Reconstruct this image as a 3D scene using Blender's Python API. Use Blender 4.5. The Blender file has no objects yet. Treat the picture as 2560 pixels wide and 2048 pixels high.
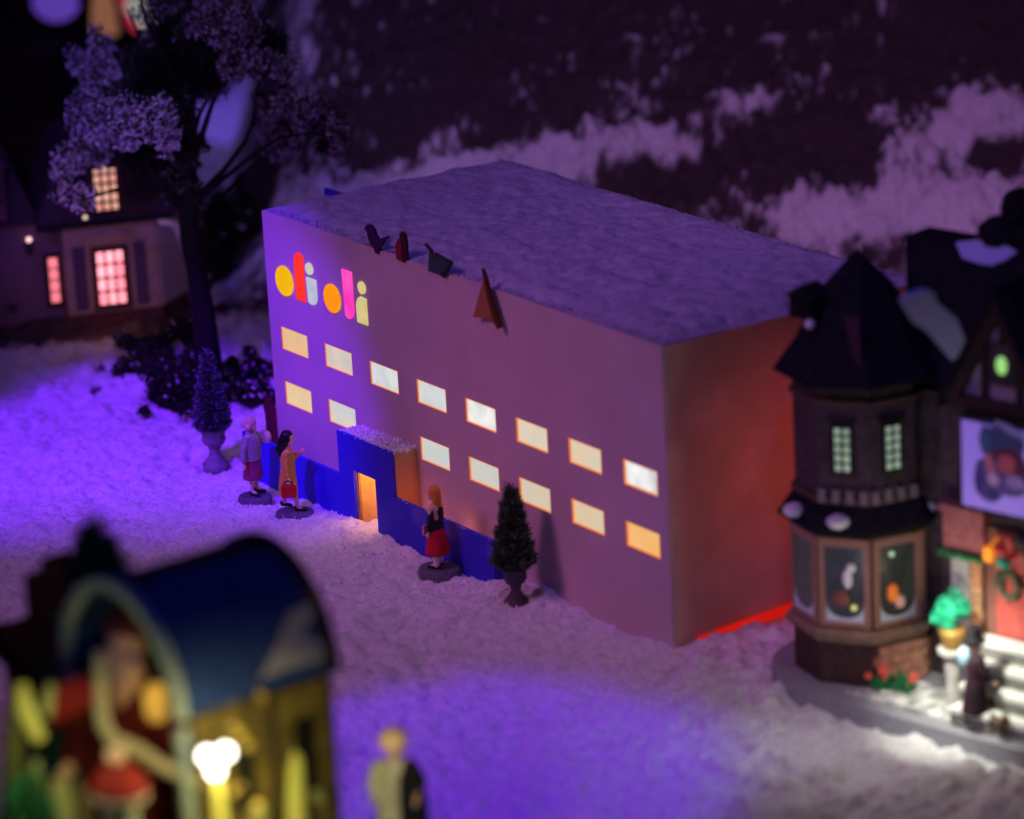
import bpy, bmesh, math, random
import numpy as np
from mathutils import Vector, Matrix, Euler
random.seed(7); rng = np.random.default_rng(7)
sc = bpy.context.scene
COL = sc.collection
R_ = math.radians

# ------------------------------------------------------------------ camera
CAM = Vector((61.884, -35.398, 23.249)); FPX = 9134.91
M = Matrix(((0.56631, -0.21794, 0.79485), (0.82259, 0.20957, -0.52861), (-0.05137, 0.9532, 0.29796)))
RH = Vector((.5538, .8327, 0)); FH = Vector((-.8327, .5538, 0))
cd = bpy.data.cameras.new('camera'); cam = bpy.data.objects.new('camera', cd); COL.objects.link(cam)
m4 = M.to_4x4(); m4.translation = CAM; cam.matrix_world = m4
cd.sensor_width = 36; cd.lens = 36 * FPX / 2560
cd.clip_start = 1; cd.clip_end = 600
cd.dof.use_dof = True; cd.dof.focus_distance = 70.8
APER = .76
cd.dof.aperture_fstop = (cd.lens / 1000) / APER
cd.dof.aperture_blades = 0
sc.camera = cam
K = 2560 / 2156.
def ray(px, py):
    return M @ Vector(((px * K - 1280) / FPX, (1024 - py * K) / FPX, -1))
def G(px, py, z=0.):
    d = ray(px, py); t = (z - CAM.z) / d.z; return CAM + d * t
def W(px, py, t):
    return CAM + ray(px, py) * t
def PL(px, py, p0, n):
    d = ray(px, py); t = (p0 - CAM).dot(n) / d.dot(n); return CAM + d * t

# ------------------------------------------------------------------ helpers
def tag(o, label=None, cat=None, group=None, kind=None):
    if label: o['label'] = label
    if cat: o['category'] = cat
    if group: o['group'] = group
    if kind: o['kind'] = kind
    return o
def empty(name, loc, label, cat, rz=0, group=None):
    o = bpy.data.objects.new(name, None); COL.objects.link(o)
    o.location = loc; o.rotation_euler = (0, 0, rz); o.empty_display_size = .2
    return tag(o, label, cat, group)
class MB:
    def __init__(s): s.b = bmesh.new(); s.mi = 0
    def _n(s, fs):
        for f in fs: f.material_index = s.mi
    def quad(s, pts):
        vs = [s.b.verts.new(p) for p in pts]; f = s.b.faces.new(vs); f.material_index = s.mi; return s
    def box(s, x0, x1, y0, y1, z0, z1, mat=None, bev=0):
        v = [Vector((x, y, z)) for z in (z0, z1) for y in (y0, y1) for x in (x0, x1)]
        if mat: v = [mat @ p for p in v]
        vs = [s.b.verts.new(p) for p in v]
        fs = [s.b.faces.new([vs[i] for i in f]) for f in ((0, 2, 3, 1), (4, 5, 7, 6), (0, 1, 5, 4), (2, 6, 7, 3), (0, 4, 6, 2), (1, 3, 7, 5))]
        s._n(fs)
        if bev:
            es = list({e for f in fs for e in f.edges})
            r = bmesh.ops.bevel(s.b, geom=es, offset=bev, segments=2, affect='EDGES', profile=.5)
            s._n(r['faces'])
        return s
    def prism(s, pts, vec, cap=True):
        a = [s.b.verts.new(Vector(p)) for p in pts]; b = [s.b.verts.new(Vector(p) + Vector(vec)) for p in pts]
        n = len(a); fs = []
        if cap: fs += [s.b.faces.new(a[::-1]), s.b.faces.new(b)]
        for i in range(n): fs.append(s.b.faces.new([a[i], a[(i + 1) % n], b[(i + 1) % n], b[i]]))
        s._n(fs); return s
    def lathe(s, prof, c=(0, 0, 0), n=24, mat=None, wob=0):
        rings = []
        for r, z in prof:
            ring = []
            for k in range(n):
                a = 2 * math.pi * k / n; q = r * (1 + wob * random.uniform(-1, 1))
                p = Vector((q * math.cos(a), q * math.sin(a), z))
                if mat: p = mat @ p
                ring.append(s.b.verts.new(p + Vector(c)))
            rings.append(ring)
        fs = [s.b.faces.new(rings[0][::-1]), s.b.faces.new(rings[-1])]
        for i in range(len(rings) - 1):
            for k in range(n):
                fs.append(s.b.faces.new([rings[i][k], rings[i][(k + 1) % n], rings[i + 1][(k + 1) % n], rings[i + 1][k]]))
        s._n(fs); return s
    def loft(s, rings, n=20):
        """rings: (cx,cy,cz,rx,ry)"""
        R = []
        for cx, cy, cz, rx, ry in rings:
            R.append([s.b.verts.new((cx + rx * math.cos(2 * math.pi * k / n), cy + ry * math.sin(2 * math.pi * k / n), cz)) for k in range(n)])
        fs = [s.b.faces.new(R[0][::-1]), s.b.faces.new(R[-1])]
        for i in range(len(R) - 1):
            for k in range(n): fs.append(s.b.faces.new([R[i][k], R[i][(k + 1) % n], R[i + 1][(k + 1) % n], R[i + 1][k]]))
        s._n(fs); return s
    def tube(s, path, rad, n=8):
        path = [Vector(p) for p in path]
        if not hasattr(rad, '__len__'): rad = [rad] * len(path)
        rings = []; up = Vector((0, 0, 1)); prev = None
        for i, p in enumerate(path):
            d = (path[min(i + 1, len(path) - 1)] - path[max(i - 1, 0)]).normalized()
            u = prev if prev is not None else (d.cross(up) if abs(d.dot(up)) < .95 else d.cross(Vector((1, 0, 0))))
            u = (u - d * u.dot(d)).normalized(); v = d.cross(u); prev = u
            rings.append([s.b.verts.new(p + (u * math.cos(2 * math.pi * k / n) + v * math.sin(2 * math.pi * k / n)) * rad[i]) for k in range(n)])
        fs = [s.b.faces.new(rings[0][::-1]), s.b.faces.new(rings[-1])]
        for i in range(len(rings) - 1):
            for k in range(n): fs.append(s.b.faces.new([rings[i][k], rings[i][(k + 1) % n], rings[i + 1][(k + 1) % n], rings[i + 1][k]]))
        s._n(fs); return s
    def ball(s, c, r, sub=2, sc_=(1, 1, 1), jit=0):
        r0 = bmesh.ops.create_icosphere(s.b, subdivisions=sub, radius=r)
        for v in r0['verts']:
            q = 1 + jit * random.uniform(-1, 1)
            v.co = Vector((v.co.x * sc_[0] * q, v.co.y * sc_[1] * q, v.co.z * sc_[2] * q)) + Vector(c)
        s._n({f for v in r0['verts'] for f in v.link_faces}); return s
    def cap(s, p0, p1, r0, r1, n=14):
        """tapered capsule for figures"""
        p0, p1 = Vector(p0), Vector(p1); d = p1 - p0; L = d.length or 1e-6; q = Vector((0, 0, 1)).rotation_difference(d.normalized()).to_matrix()
        prof = [(r0 * math.cos(a), r0 * math.sin(a)) for a in [R_(x) for x in (-88, -60, -30, 0)]] + [(r1 * math.cos(a), L + r1 * math.sin(a)) for a in [R_(x) for x in (0, 30, 60, 88)]]
        return s.lathe([(max(r, 1e-4), z) for r, z in prof], c=p0, n=n, mat=q)
    def build(s, name, mats, parent=None, smooth=False, remesh=None, xf=None):
        me = bpy.data.meshes.new(name)
        bmesh.ops.recalc_face_normals(s.b, faces=s.b.faces)
        s.b.to_mesh(me); s.b.free()
        if not isinstance(mats, (list, tuple)): mats = [mats]
        o = bpy.data.objects.new(name, me); COL.objects.link(o)
        if remesh:
            md = o.modifiers.new('r', 'REMESH'); md.mode = 'VOXEL'; md.voxel_size = remesh
            sm = o.modifiers.new('s', 'SMOOTH'); sm.factor = .5; sm.iterations = 4
            dg = bpy.context.evaluated_depsgraph_get(); nm = bpy.data.meshes.new_from_object(o.evaluated_get(dg))
            o.modifiers.clear(); o.data = nm; me = nm; smooth = True
        me.materials.clear()
        for m in mats: me.materials.append(m)
        if smooth:
            me.polygons.foreach_set('use_smooth', [True] * len(me.polygons))
        if parent is not None: o.parent = parent
        return o

def mat(name, col, rough=.7, em=None, es=0, noise=0, nscale=8, bump=0, bscale=30, spec=.3, metal=0, trans=0, sss=0, col2=None):
    m = bpy.data.materials.new(name); m.use_nodes = True; nt = m.node_tree; p = nt.nodes['Principled BSDF']
    p.inputs['Base Color'].default_value = (*col, 1); p.inputs['Roughness'].default_value = rough
    p.inputs['Specular IOR Level'].default_value = spec; p.inputs['Metallic'].default_value = metal
    tc = nt.nodes.new('ShaderNodeTexCoord')
    if noise or col2:
        n = nt.nodes.new('ShaderNodeTexNoise'); n.inputs['Scale'].default_value = nscale; n.inputs['Detail'].default_value = 6
        nt.links.new(tc.outputs['Object'], n.inputs['Vector'])
        r = nt.nodes.new('ShaderNodeValToRGB'); r.color_ramp.elements[0].position = .35; r.color_ramp.elements[1].position = .65
        c2 = col2 if col2 else tuple(min(1, c * (1 + noise)) for c in col); c1 = col if col2 else tuple(c * (1 - noise) for c in col)
        r.color_ramp.elements[0].color = (*c1, 1); r.color_ramp.elements[1].color = (*c2, 1)
        nt.links.new(n.outputs['Fac'], r.inputs['Fac']); nt.links.new(r.outputs['Color'], p.inputs['Base Color'])
    if em:
        p.inputs['Emission Color'].default_value = (*em, 1); p.inputs['Emission Strength'].default_value = es
    if bump:
        n = nt.nodes.new('ShaderNodeTexNoise'); n.inputs['Scale'].default_value = bscale; n.inputs['Detail'].default_value = 8
        nt.links.new(tc.outputs['Object'], n.inputs['Vector'])
        b = nt.nodes.new('ShaderNodeBump'); b.inputs['Strength'].default_value = bump; b.inputs['Distance'].default_value = .05
        nt.links.new(n.outputs['Fac'], b.inputs['Height']); nt.links.new(b.outputs['Normal'], p.inputs['Normal'])
    if sss:
        p.inputs['Subsurface Weight'].default_value = sss; p.inputs['Subsurface Radius'].default_value = (.2, .2, .2); p.inputs['Subsurface Scale'].default_value = .2
    if trans:
        t = nt.nodes.new('ShaderNodeBsdfTranslucent'); t.inputs['Color'].default_value = (*col, 1)
        x = nt.nodes.new('ShaderNodeMixShader'); x.inputs['Fac'].default_value = trans
        out = nt.nodes['Material Output']
        nt.links.new(p.outputs[0], x.inputs[1]); nt.links.new(t.outputs[0], x.inputs[2]); nt.links.new(x.outputs[0], out.inputs['Surface'])
    return m
def glow(name, c, s=1., c2=None, scale=2., rim=0):
    """lit pane or bulb: uneven emission"""
    m = bpy.data.materials.new(name); m.use_nodes = True; nt = m.node_tree; p = nt.nodes['Principled BSDF']
    p.inputs['Base Color'].default_value = (*[.12 * x for x in c], 1); p.inputs['Roughness'].default_value = .35; p.inputs['Specular IOR Level'].default_value = .2
    p.inputs['Emission Strength'].default_value = s
    if c2 is None: c2 = tuple(x * .9 for x in c)
    tc = nt.nodes.new('ShaderNodeTexCoord'); n = nt.nodes.new('ShaderNodeTexNoise'); n.inputs['Scale'].default_value = scale; n.inputs['Detail'].default_value = 2
    r = nt.nodes.new('ShaderNodeValToRGB'); r.color_ramp.elements[0].position = .35; r.color_ramp.elements[1].position = .65
    r.color_ramp.elements[0].color = (*c2, 1); r.color_ramp.elements[1].color = (*c, 1)
    nt.links.new(tc.outputs['Object'], n.inputs['Vector']); nt.links.new(n.outputs['Fac'], r.inputs['Fac']); nt.links.new(r.outputs['Color'], p.inputs['Emission Color'])
    if rim:  # amber light bleeding in at the pane edges, put into the emission
        sp = nt.nodes.new('ShaderNodeSeparateXYZ'); nt.links.new(tc.outputs['Generated'], sp.inputs[0]); last = None
        def mth(op, a, b):
            q = nt.nodes.new('ShaderNodeMath'); q.operation = op
            for i_, v in enumerate((a, b)):
                if isinstance(v, (int, float)): q.inputs[i_].default_value = v
                else: nt.links.new(v, q.inputs[i_])
            return q.outputs[0]
        ax = mth('MULTIPLY', mth('ABSOLUTE', mth('SUBTRACT', sp.outputs['X'], .5), 0), 2.); az = mth('MULTIPLY', mth('ABSOLUTE', mth('SUBTRACT', sp.outputs['Z'], .5), 0), 2.)
        e = mth('ADD', mth('POWER', ax, 16.), mth('POWER', az, 9.)); e = mth('MINIMUM', mth('MULTIPLY', e, rim), 1.)
        mx = nt.nodes.new('ShaderNodeMix'); mx.data_type = 'RGBA'; nt.links.new(e, mx.inputs['Factor']); nt.links.new(r.outputs['Color'], mx.inputs['A']); mx.inputs['B'].default_value = (1, .42, .12, 1)
        nt.links.new(mx.outputs['Result'], p.inputs['Emission Color'])
    return m

# ------------------------------------------------------------------ materials
m_card = mat('painted_board', (.54, .41, .45), .75, noise=.07, nscale=.55, bump=.25, bscale=60)
m_side = mat('side_board', (.58, .36, .32), .8, noise=.16, nscale=.7, bump=.2, bscale=30, spec=.2)
m_blue = mat('blue_board', (.03, .02, .58), .6, noise=.06, bump=.2, bscale=50, spec=.25)
m_reveal = mat('glowing_board_edge', (.85, .3, .07), .7, em=(.9, .26, .05), es=.4)  # orange glow of the lit reveals put into emission
m_transl = mat('thin_board', (.75, .5, .35), .8, trans=.5)
m_black = mat('black_plastic', (.01, .01, .012), .5)
m_black2 = mat('dark_roof', (.012, .011, .018), .9, noise=.4, spec=.12)
m_snow = mat('snow_cover', (.86, .84, .88), .95, bump=.6, bscale=22, spec=.1)
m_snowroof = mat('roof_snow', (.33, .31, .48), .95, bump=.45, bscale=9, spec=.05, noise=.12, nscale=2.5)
m_dgreen = mat('dark_needles', (.02, .03, .016), .9, noise=.5)
m_frost = mat('frosted_leaves', (.58, .52, .64), .85, noise=.3)
m_bark = mat('bark', (.005, .0035, .0032), .9, noise=.4, bump=.6, bscale=20)
m_moss = mat('moss_leaf', (.018, .024, .012), .95, noise=.5)
m_stone = mat('stone', (.22, .2, .22), .8, noise=.25, nscale=10, bump=.4, bscale=25)
m_skin = mat('skin_paint', (.75, .48, .38), .5)
m_shoe = mat('shoe_black', (.01, .01, .015), .4)

# ------------------------------------------------------------------ noise
def vnoise(x, y, seed=0):
    xi = np.floor(x).astype(np.int64); yi = np.floor(y).astype(np.int64); xf = x - xi; yf = y - yi
    def h(a, b):
        n = (a * 374761393 + b * 668265263 + seed * 1442695041) & 0xffffffff
        n = ((n ^ (n >> 13)) * 1274126177) & 0xffffffff
        return ((n ^ (n >> 16)) & 0xffff) / 65535.
    u = xf * xf * (3 - 2 * xf); v = yf * yf * (3 - 2 * yf)
    return (h(xi, yi) * (1 - u) + h(xi + 1, yi) * u) * (1 - v) + (h(xi, yi + 1) * (1 - u) + h(xi + 1, yi + 1) * u) * v
def fbm(x, y, o=5, s=0, g=.55):
    t = 0; a = 1; n = 0
    for k in range(o):
        t = t + a * vnoise(x * 2 ** k + 17.3 * k, y * 2 ** k + 9.1 * k, s + k); n += a; a *= g
    return t / n
def sstep(a, b, x):
    t = np.clip((x - a) / (b - a), 0, 1); return t * t * (3 - 2 * t)

# ------------------------------------------------------------------ terrain
def AB(x, y):
    dx = x - CAM.x; dy = y - CAM.y
    return dx * RH.x + dy * RH.y, dx * FH.x + dy * FH.y
def hraw(a, b, x, y):
    """large shapes of the snowfield, z=0 near the white building"""
    right = sstep(-7.5, -4., a)
    hill = right * np.clip(b - 82. + .06 * (a - 3), 0, 60) * .92
    left = (1 - right) * (np.clip(b - 88, 0, 60) * .05)
    z = hill + left
    z = z + 1.9 * sstep(52.6, 46.5, b) * sstep(3.0, -1.5, a)           # mound the wagon stands on
    z = z + .5 * sstep(75.5, 80., b) * sstep(-3., -7., a) * sstep(84, 81, b)
    z = z + .10 * np.exp(-((x - 4.1) ** 2 / 1.6 + (y + 1.15) ** 2 / .35))   # drift before the door
    z = z + .12 * np.exp(-((x - 8.9) ** 2 / .08 + (y + .72) ** 2 / .05))
    z = z - .05 * np.exp(-((y) ** 2 / .15)) * sstep(8.5, 10, x) * sstep(14.5, 13.5, x)
    return z
def height(x, y):
    a, b = AB(np.asarray(x, float), np.asarray(y, float)); return hraw(a, b, np.asarray(x, float), np.asarray(y, float))
def Zg(x, y): return float(height(np.array([x]), np.array([y]))[0])
aa = np.concatenate([np.arange(-34, -13, .22), np.arange(-13, 13, .052), np.arange(13, 28, .25)])
bb = np.concatenate([np.arange(40, 52, .12), np.arange(52, 78, .055), np.arange(78, 95, .09), np.arange(95, 140, .35)])
A, B = np.meshgrid(aa, bb)
X = CAM.x + A * RH.x + B * FH.x; Y = CAM.y + A * RH.y + B * FH.y
Z = hraw(A, B, X, Y)
rough = .18 * (fbm(X * .9, Y * .9, 3, 3) - .5) + .30 * (fbm(X * 1.5, Y * 1.5, 3, 31) - .5) + .30 * (fbm(X * .55, Y * .55, 2, 39) - .5) + .17 * (np.abs(fbm(X * 2.4, Y * 2.4, 3, 37) - .5) * 2 - .3)
n2 = fbm(X * 3.0, Y * 3.0, 4, 11, .6); fine = .33 * (n2 - .5) + .08 * np.abs(fbm(X * 9, Y * 9, 3, 23) - .5)
onhill = sstep(-7.5, -4., A) * sstep(81, 84, B)
rock = onhill * (1.2 * (fbm(A * .55, B * .9, 5, 41) - .5) + .5 * np.abs(fbm(A * 1.6, B * 1.6, 4, 51) - .5))
near = np.exp(-((X > 2) * 0 + (np.clip(np.abs(Y + .9) - 1.4, 0, 9)) ** 2))  # calmer at the wall foot
calm = 1 - .45 * near * (X > -1) * (X < 14)
Z = Z + rough * calm + fine * calm + rock - .03
# snow or bare rock: patches lying on the slope (a, b, half widths, +snow / -rock)
SN = np.clip(.75 - 1.72 * onhill * 1, -1, 1)
def patch(px, py, rx, ry, s):
    global SN
    a0 = (px - 1078) * .0128; b0 = 84.3 + (400 - py) / 92. + (px - 1300) * .0006
    q = ((A - a0) / (rx * .0128)) ** 2 + ((B - b0) / (ry / 92.)) ** 2
    SN = SN + s * np.exp(-q)
for p in [(1000, 320, 90, 50, 2.2), (880, 330, 150, 60, 2.3), (780, 330, 90, 60, 2.), (1120, 330, 120, 45, 1.6), (1230, 305, 140, 50, 1.9), (1400, 310, 130, 38, 1.7), (1560, 265, 80, 28, 1.5), (1340, 250, 50, 30, .8), (1620, 480, 60, 60, 1.), (1700, 500, 110, 50, 1.4), (1500, 440, 70, 40, .8),
          (1870, 420, 90, 60, 1.6), (1990, 355, 110, 45, 1.8), (2090, 400, 90, 50, 1.6), (1810, 480, 120, 55, 1.5), (1960, 510, 160, 45, 1.6), (1960, 300, 60, 50, .9), (1900, 560, 90, 40, 1.4),
          (1800, 320, 28, 24, 1.2), (1640, 360, 20, 16, .8), (1345, 98, 24, 14, 1.6), (1700, 230, 18, 22, .8), (1350, 180, 12, 45, .8), (1600, 150, 30, 8, .7), (1770, 170, 10, 20, .7),
          (2020, 425, 60, 25, -2.2), (1400, 375, 110, 36, -1.9), (1740, 395, 60, 45, -1.), (1640, 400, 90, 60, -.6)]:
    patch(*p)
ridge = np.exp(-((A + 5.2 - .11 * (B - 84)) / .75) ** 2) * sstep(83.5, 85.5, B)
SN = SN + 1.9 * ridge + (fbm(A * .8, B * 1.1, 6, 71, .8) - .5) * 3.6 * np.clip(onhill + .0, 0, 1) + (fbm(A * 3.6, B * 4.4, 4, 77, .75) - .5) * 3.6 * onhill
# bare dark soil round the left-hand cottage and the planting
def soil(px, py, rx, ry, s=-2.):
    global SN
    g = G(px, py); a0, b0 = AB(g.x, g.y); SN = SN + s * np.exp(-(((A - a0) / rx) ** 2 + ((B - b0) / ry) ** 2) ** 2)
soil(250, 700, 2.6, 1.9); soil(60, 700, 2.6, 2.4); soil(500, 190, 3.2, 2.4, 2.4); soil(520, 560, 2.2, 2., -1.4); soil(590, 300, 2.5, 5, 1.)
SN = SN - 1.3 * sstep(-9.8, -11.3, A) * sstep(90, 94, B)
snowmask = sstep(-.2, .9, SN)
Z = Z - (1 - snowmask) * .12 * onhill
nb, na = A.shape
verts = np.stack([X, Y, Z], -1).reshape(-1, 3)
idx = np.arange(nb * na).reshape(nb, na)
quads = np.stack([idx[:-1, :-1], idx[:-1, 1:], idx[1:, 1:], idx[1:, :-1]], -1).reshape(-1, 4)
me = bpy.data.meshes.new('snow_ground')
me.vertices.add(len(verts)); me.vertices.foreach_set('co', verts.ravel())
me.loops.add(quads.size); me.loops.foreach_set('vertex_index', quads.ravel())
me.polygons.add(len(quads)); me.polygons.foreach_set('loop_start', np.arange(0, quads.size, 4)); me.polygons.foreach_set('loop_total', np.full(len(quads), 4))
me.polygons.foreach_set('use_smooth', np.ones(len(quads), bool))
me.update(); at = me.attributes.new('snow', 'FLOAT', 'POINT'); at.data.foreach_set('value', snowmask.ravel().astype(np.float32))
gm = bpy.data.materials.new('snow_and_rock'); gm.use_nodes = True; nt = gm.node_tree; p = nt.nodes['Principled BSDF']
an = nt.nodes.new('ShaderNodeAttribute'); an.attribute_name = 'snow'; tc = nt.nodes.new('ShaderNodeTexCoord')
nz = nt.nodes.new('ShaderNodeTexNoise'); nz.inputs['Scale'].default_value = 3.; nz.inputs['Detail'].default_value = 8
nt.links.new(tc.outputs['Object'], nz.inputs['Vector'])
cr = nt.nodes.new('ShaderNodeValToRGB'); cr.color_ramp.elements[0].color = (.034, .024, .026, 1); cr.color_ramp.elements[1].color = (.095, .068, .07, 1)
nt.links.new(nz.outputs['Fac'], cr.inputs['Fac'])
nz2 = nt.nodes.new('ShaderNodeTexNoise'); nz2.inputs['Scale'].default_value = 9.; nz2.inputs['Detail'].default_value = 6
nt.links.new(tc.outputs['Object'], nz2.inputs['Vector'])
cs = nt.nodes.new('ShaderNodeValToRGB'); cs.color_ramp.elements[0].position = .3; cs.color_ramp.elements[1].position = .7
cs.color_ramp.elements[0].color = (.66, .64, .68, 1); cs.color_ramp.elements[1].color = (.9, .88, .9, 1); nt.links.new(nz2.outputs['Fac'], cs.inputs['Fac'])
mx = nt.nodes.new('ShaderNodeMix'); mx.data_type = 'RGBA'
nt.links.new(an.outputs['Fac'], mx.inputs['Factor']); nt.links.new(cr.outputs['Color'], mx.inputs['A']); nt.links.new(cs.outputs['Color'], mx.inputs['B'])
nt.links.new(mx.outputs['Result'], p.inputs['Base Color']); p.inputs['Roughness'].default_value = .95; p.inputs['Specular IOR Level'].default_value = .15
nz3 = nt.nodes.new('ShaderNodeTexNoise'); nz3.inputs['Scale'].default_value = 14.; nz3.inputs['Detail'].default_value = 10; nz3.inputs['Roughness'].default_value = .7
nt.links.new(tc.outputs['Object'], nz3.inputs['Vector'])
bp = nt.nodes.new('ShaderNodeBump'); bp.inputs['Strength'].default_value = .7; bp.inputs['Distance'].default_value = .05
nt.links.new(nz3.outputs['Fac'], bp.inputs['Height']); nt.links.new(bp.outputs['Normal'], p.inputs['Normal'])
me.materials.append(gm)
g_o = bpy.data.objects.new('snow_ground', me); COL.objects.link(g_o); tag(g_o, kind='structure')

# loose shredded snow lying on the drifts: nobody could count it
def crumbs(name, n, fn, smin, smax, material, label=None, kind='stuff', parent=None, cat=None):
    V = []; F = []
    for i in range(n):
        x, y, z = fn(); s = random.uniform(smin, smax); e = Euler((random.uniform(0, 6), random.uniform(0, 6), random.uniform(0, 6))).to_matrix()
        k = len(V)
        pts = [Vector((random.uniform(.4, 1) * s, 0, 0)), Vector((-.3 * s, random.uniform(.3, .9) * s, 0)), Vector((-.3 * s, -.6 * s, random.uniform(.0, .5) * s)), Vector((random.uniform(-.3, .3) * s, 0, random.uniform(.4, 1.2) * s))]
        for q in pts: V.append(e @ q + Vector((x, y, z)))
        F += [(k, k + 1, k + 2), (k, k + 3, k + 1), (k + 1, k + 3, k + 2), (k, k + 2, k + 3)]
    me = bpy.data.meshes.new(name); me.from_pydata(V, [], F); me.materials.append(material)
    o = bpy.data.objects.new(name, me); COL.objects.link(o)
    if parent is not None: o.parent = parent
    tag(o, label, cat, None, kind); return o
def surf_z(x, y):
    a, b = AB(x, y); i = np.searchsorted(bb, b); j = np.searchsorted(aa, a)
    i = min(max(i, 0), nb - 1); j = min(max(j, 0), na - 1); return float(Z[i, j])
def f_cr():
    while True:
        x = random.uniform(-4, 19); y = random.uniform(-6, -.05)
        if random.random() < math.exp(-abs(y + 1) / 2.5): break
    return x, y, surf_z(x, y) + random.uniform(-.01, .03)
crumbs('snow_crumbs', 11000, f_cr, .015, .05, m_snow, 'loose shredded artificial snow in front of the white building', cat='snow')

# ------------------------------------------------------------------ the white box building
S = 5.5; BW, BD, BH = 2.4308 * S, 1.0543 * S, S
WX0, WDX, WW, WZ1, WZ2, WHH = .0791 * S, .3027 * S, .1829 * S, .5783 * S, .3689 * S, .0869 * S
TY = -.1064 * S
pL, pR, pZ, lZ, dL, dR, dZ, eR, eL = .6024 * S, .9633 * S, .3246 * S, .1606 * S, .6976 * S, .8436 * S, .1975 * S, 1.5739 * S, -.0818 * S
bld = empty('box_building', (0, 0, 0), 'long white box building with coloured letters and a blue entrance wall', 'building')
wins = [(k, WZ1) for k in range(8)] + [(k, WZ2) for k in (0, 1, 3, 4, 5, 6, 7)]
holes = [(WX0 + k * WDX, WX0 + k * WDX + WW, z - WHH, z) for k, z in wins]
holes.append((dL - .05, dR + .1, -.3, dZ + .05))
xs = sorted({0, BW} | {h[0] for h in holes} | {h[1] for h in holes}); zs = sorted({-.3, BH} | {h[2] for h in holes} | {h[3] for h in holes})
mb = MB()
vc = {}
def V_(x, y, z):
    k = (round(x, 4), round(y, 4), round(z, 4))
    if k not in vc: vc[k] = mb.b.verts.new((x, y, z))
    return vc[k]
for i in range(len(xs) - 1):
    for j in range(len(zs) - 1):
        cx, cz = (xs[i] + xs[i + 1]) / 2, (zs[j] + zs[j + 1]) / 2
        if any(h[0] < cx < h[1] and h[2] < cz < h[3] for h in holes): continue
        for yy in (0, .1):
            mb.b.faces.new([V_(xs[i], yy, zs[j]), V_(xs[i + 1], yy, zs[j]), V_(xs[i + 1], yy, zs[j + 1]), V_(xs[i], yy, zs[j + 1])])
for (x0, x1, z0, z1) in [(0, BW, -.3, BH)]:
    for q in ([(x0, z0), (x0, z1)], [(x0, z1), (x1, z1)], [(x1, z1), (x1, z0)]):
        mb.quad([(q[0][0], 0, q[0][1]), (q[1][0], 0, q[1][1]), (q[1][0], .1, q[1][1]), (q[0][0], .1, q[0][1])])
mb.build('front_wall', m_card, bld)
MB().box(BW - .1, BW - .004, .102, BD, -.3, BH - .01).build('side_wall', m_side, bld)
MB().box(.004, .1, .102, BD, -.3, BH - .01).build('side_wall', m_side, bld)
MB().box(.102, BW - .102, BD - .1, BD - .002, -.3, BH - .01).build('back_wall', m_side, bld)
MB().box(.102, BW - .102, .102, BD - .102, BH - .16, BH - .06).build('roof', m_card, bld)
# thin snow blanket with a ragged rim
nx, ny = 260, 120
mb = MB(); gx = np.linspace(.03, BW - .02, nx); gy = np.linspace(.04, BD + .02, ny); GX, GY = np.meshgrid(gx, gy)
edge = np.minimum(np.minimum(GX - .0, BW - GX), np.minimum(GY - .02, BD + .04 - GY))
GZ = BH - .03 + .12 * sstep(0, .5, edge) + .22 * (fbm(GX * 2.4, GY * 2.4, 5, 91, .7) - .45) * sstep(0, .3, edge) + .06 * fbm(GX * .5, GY * .5, 2, 5)
gv = [[mb.b.verts.new((GX[j, i], GY[j, i], GZ[j, i])) for i in range(nx)] for j in range(ny)]
for j in range(ny - 1):
    for i in range(nx - 1): mb.b.faces.new([gv[j][i], gv[j][i + 1], gv[j + 1][i + 1], gv[j + 1][i]])
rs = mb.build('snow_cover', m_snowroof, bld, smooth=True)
def f_rf():
    x = random.uniform(.1, BW - .05)
    y = random.choice([random.uniform(.05, .22), random.uniform(BD - .12, BD + .06)]); i = int((x - .03) / (BW - .05) * (nx - 1)); j = int((y - .04) / (BD - .02) * (ny - 1))
    return x, y, GZ[min(max(j, 0), ny - 1), min(max(i, 0), nx - 1)] + .005
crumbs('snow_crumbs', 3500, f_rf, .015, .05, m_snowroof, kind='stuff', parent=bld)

cream = (.80, .56, .27); crm2 = (.76, .66, .44); grey = (.58, .62, .58); white = (.72, .76, .74); amber = (.92, .48, .15); beige = (.70, .58, .42)
wc = {(0, 1): (cream, (.78, .50, .22)), (1, 1): ((.62, .56, .44), crm2), (2, 1): (grey, white), (3, 1): (grey, white), (4, 1): ((.62, .66, .64), (.95, .95, .9)), (5, 1): ((.68, .62, .5), (.8, .66, .45)),
      (6, 1): ((.68, .62, .5), (.78, .6, .38)), (7, 1): ((.58, .6, .58), (1., 1., 1.)), (0, 2): ((.8, .62, .32), cream), (1, 2): (grey, crm2), (3, 2): (grey, (.6, .64, .62)), (4, 2): ((.58, .6, .54), (.62, .62, .54)),
      (5, 2): ((.64, .58, .46), beige), (6, 2): ((.74, .58, .34), beige), (7, 2): (amber, (.9, .52, .2))}
for (k, z), (x0, x1, z0, z1) in zip(wins, holes):
    row = 1 if z == WZ1 else 2
    t = .010 + .0012 * k; mb = MB(); y0, y1 = .001, .022 + .003 * k
    mb.box(x0, x0 + t, y0, y1, z0, z1).box(x1 - t, x1, y0, y1, z0, z1).box(x0 + t, x1 - t, y0, y1, z0, z0 + t).box(x0 + t, x1 - t, y0, y1, z1 - t, z1)
    f = mb.build('window', m_reveal, bld)
    c1, c2 = wc[(k, row)]
    MB().box(x0 + .002, x1 - .002, y1 + .001, y1 + .012, z0 + .002, z1 - .002).build('pane', glow('pane_light', c1, .95, c2, 1.6 + .3 * (k % 3), .35 + .09 * k), f)

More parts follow.
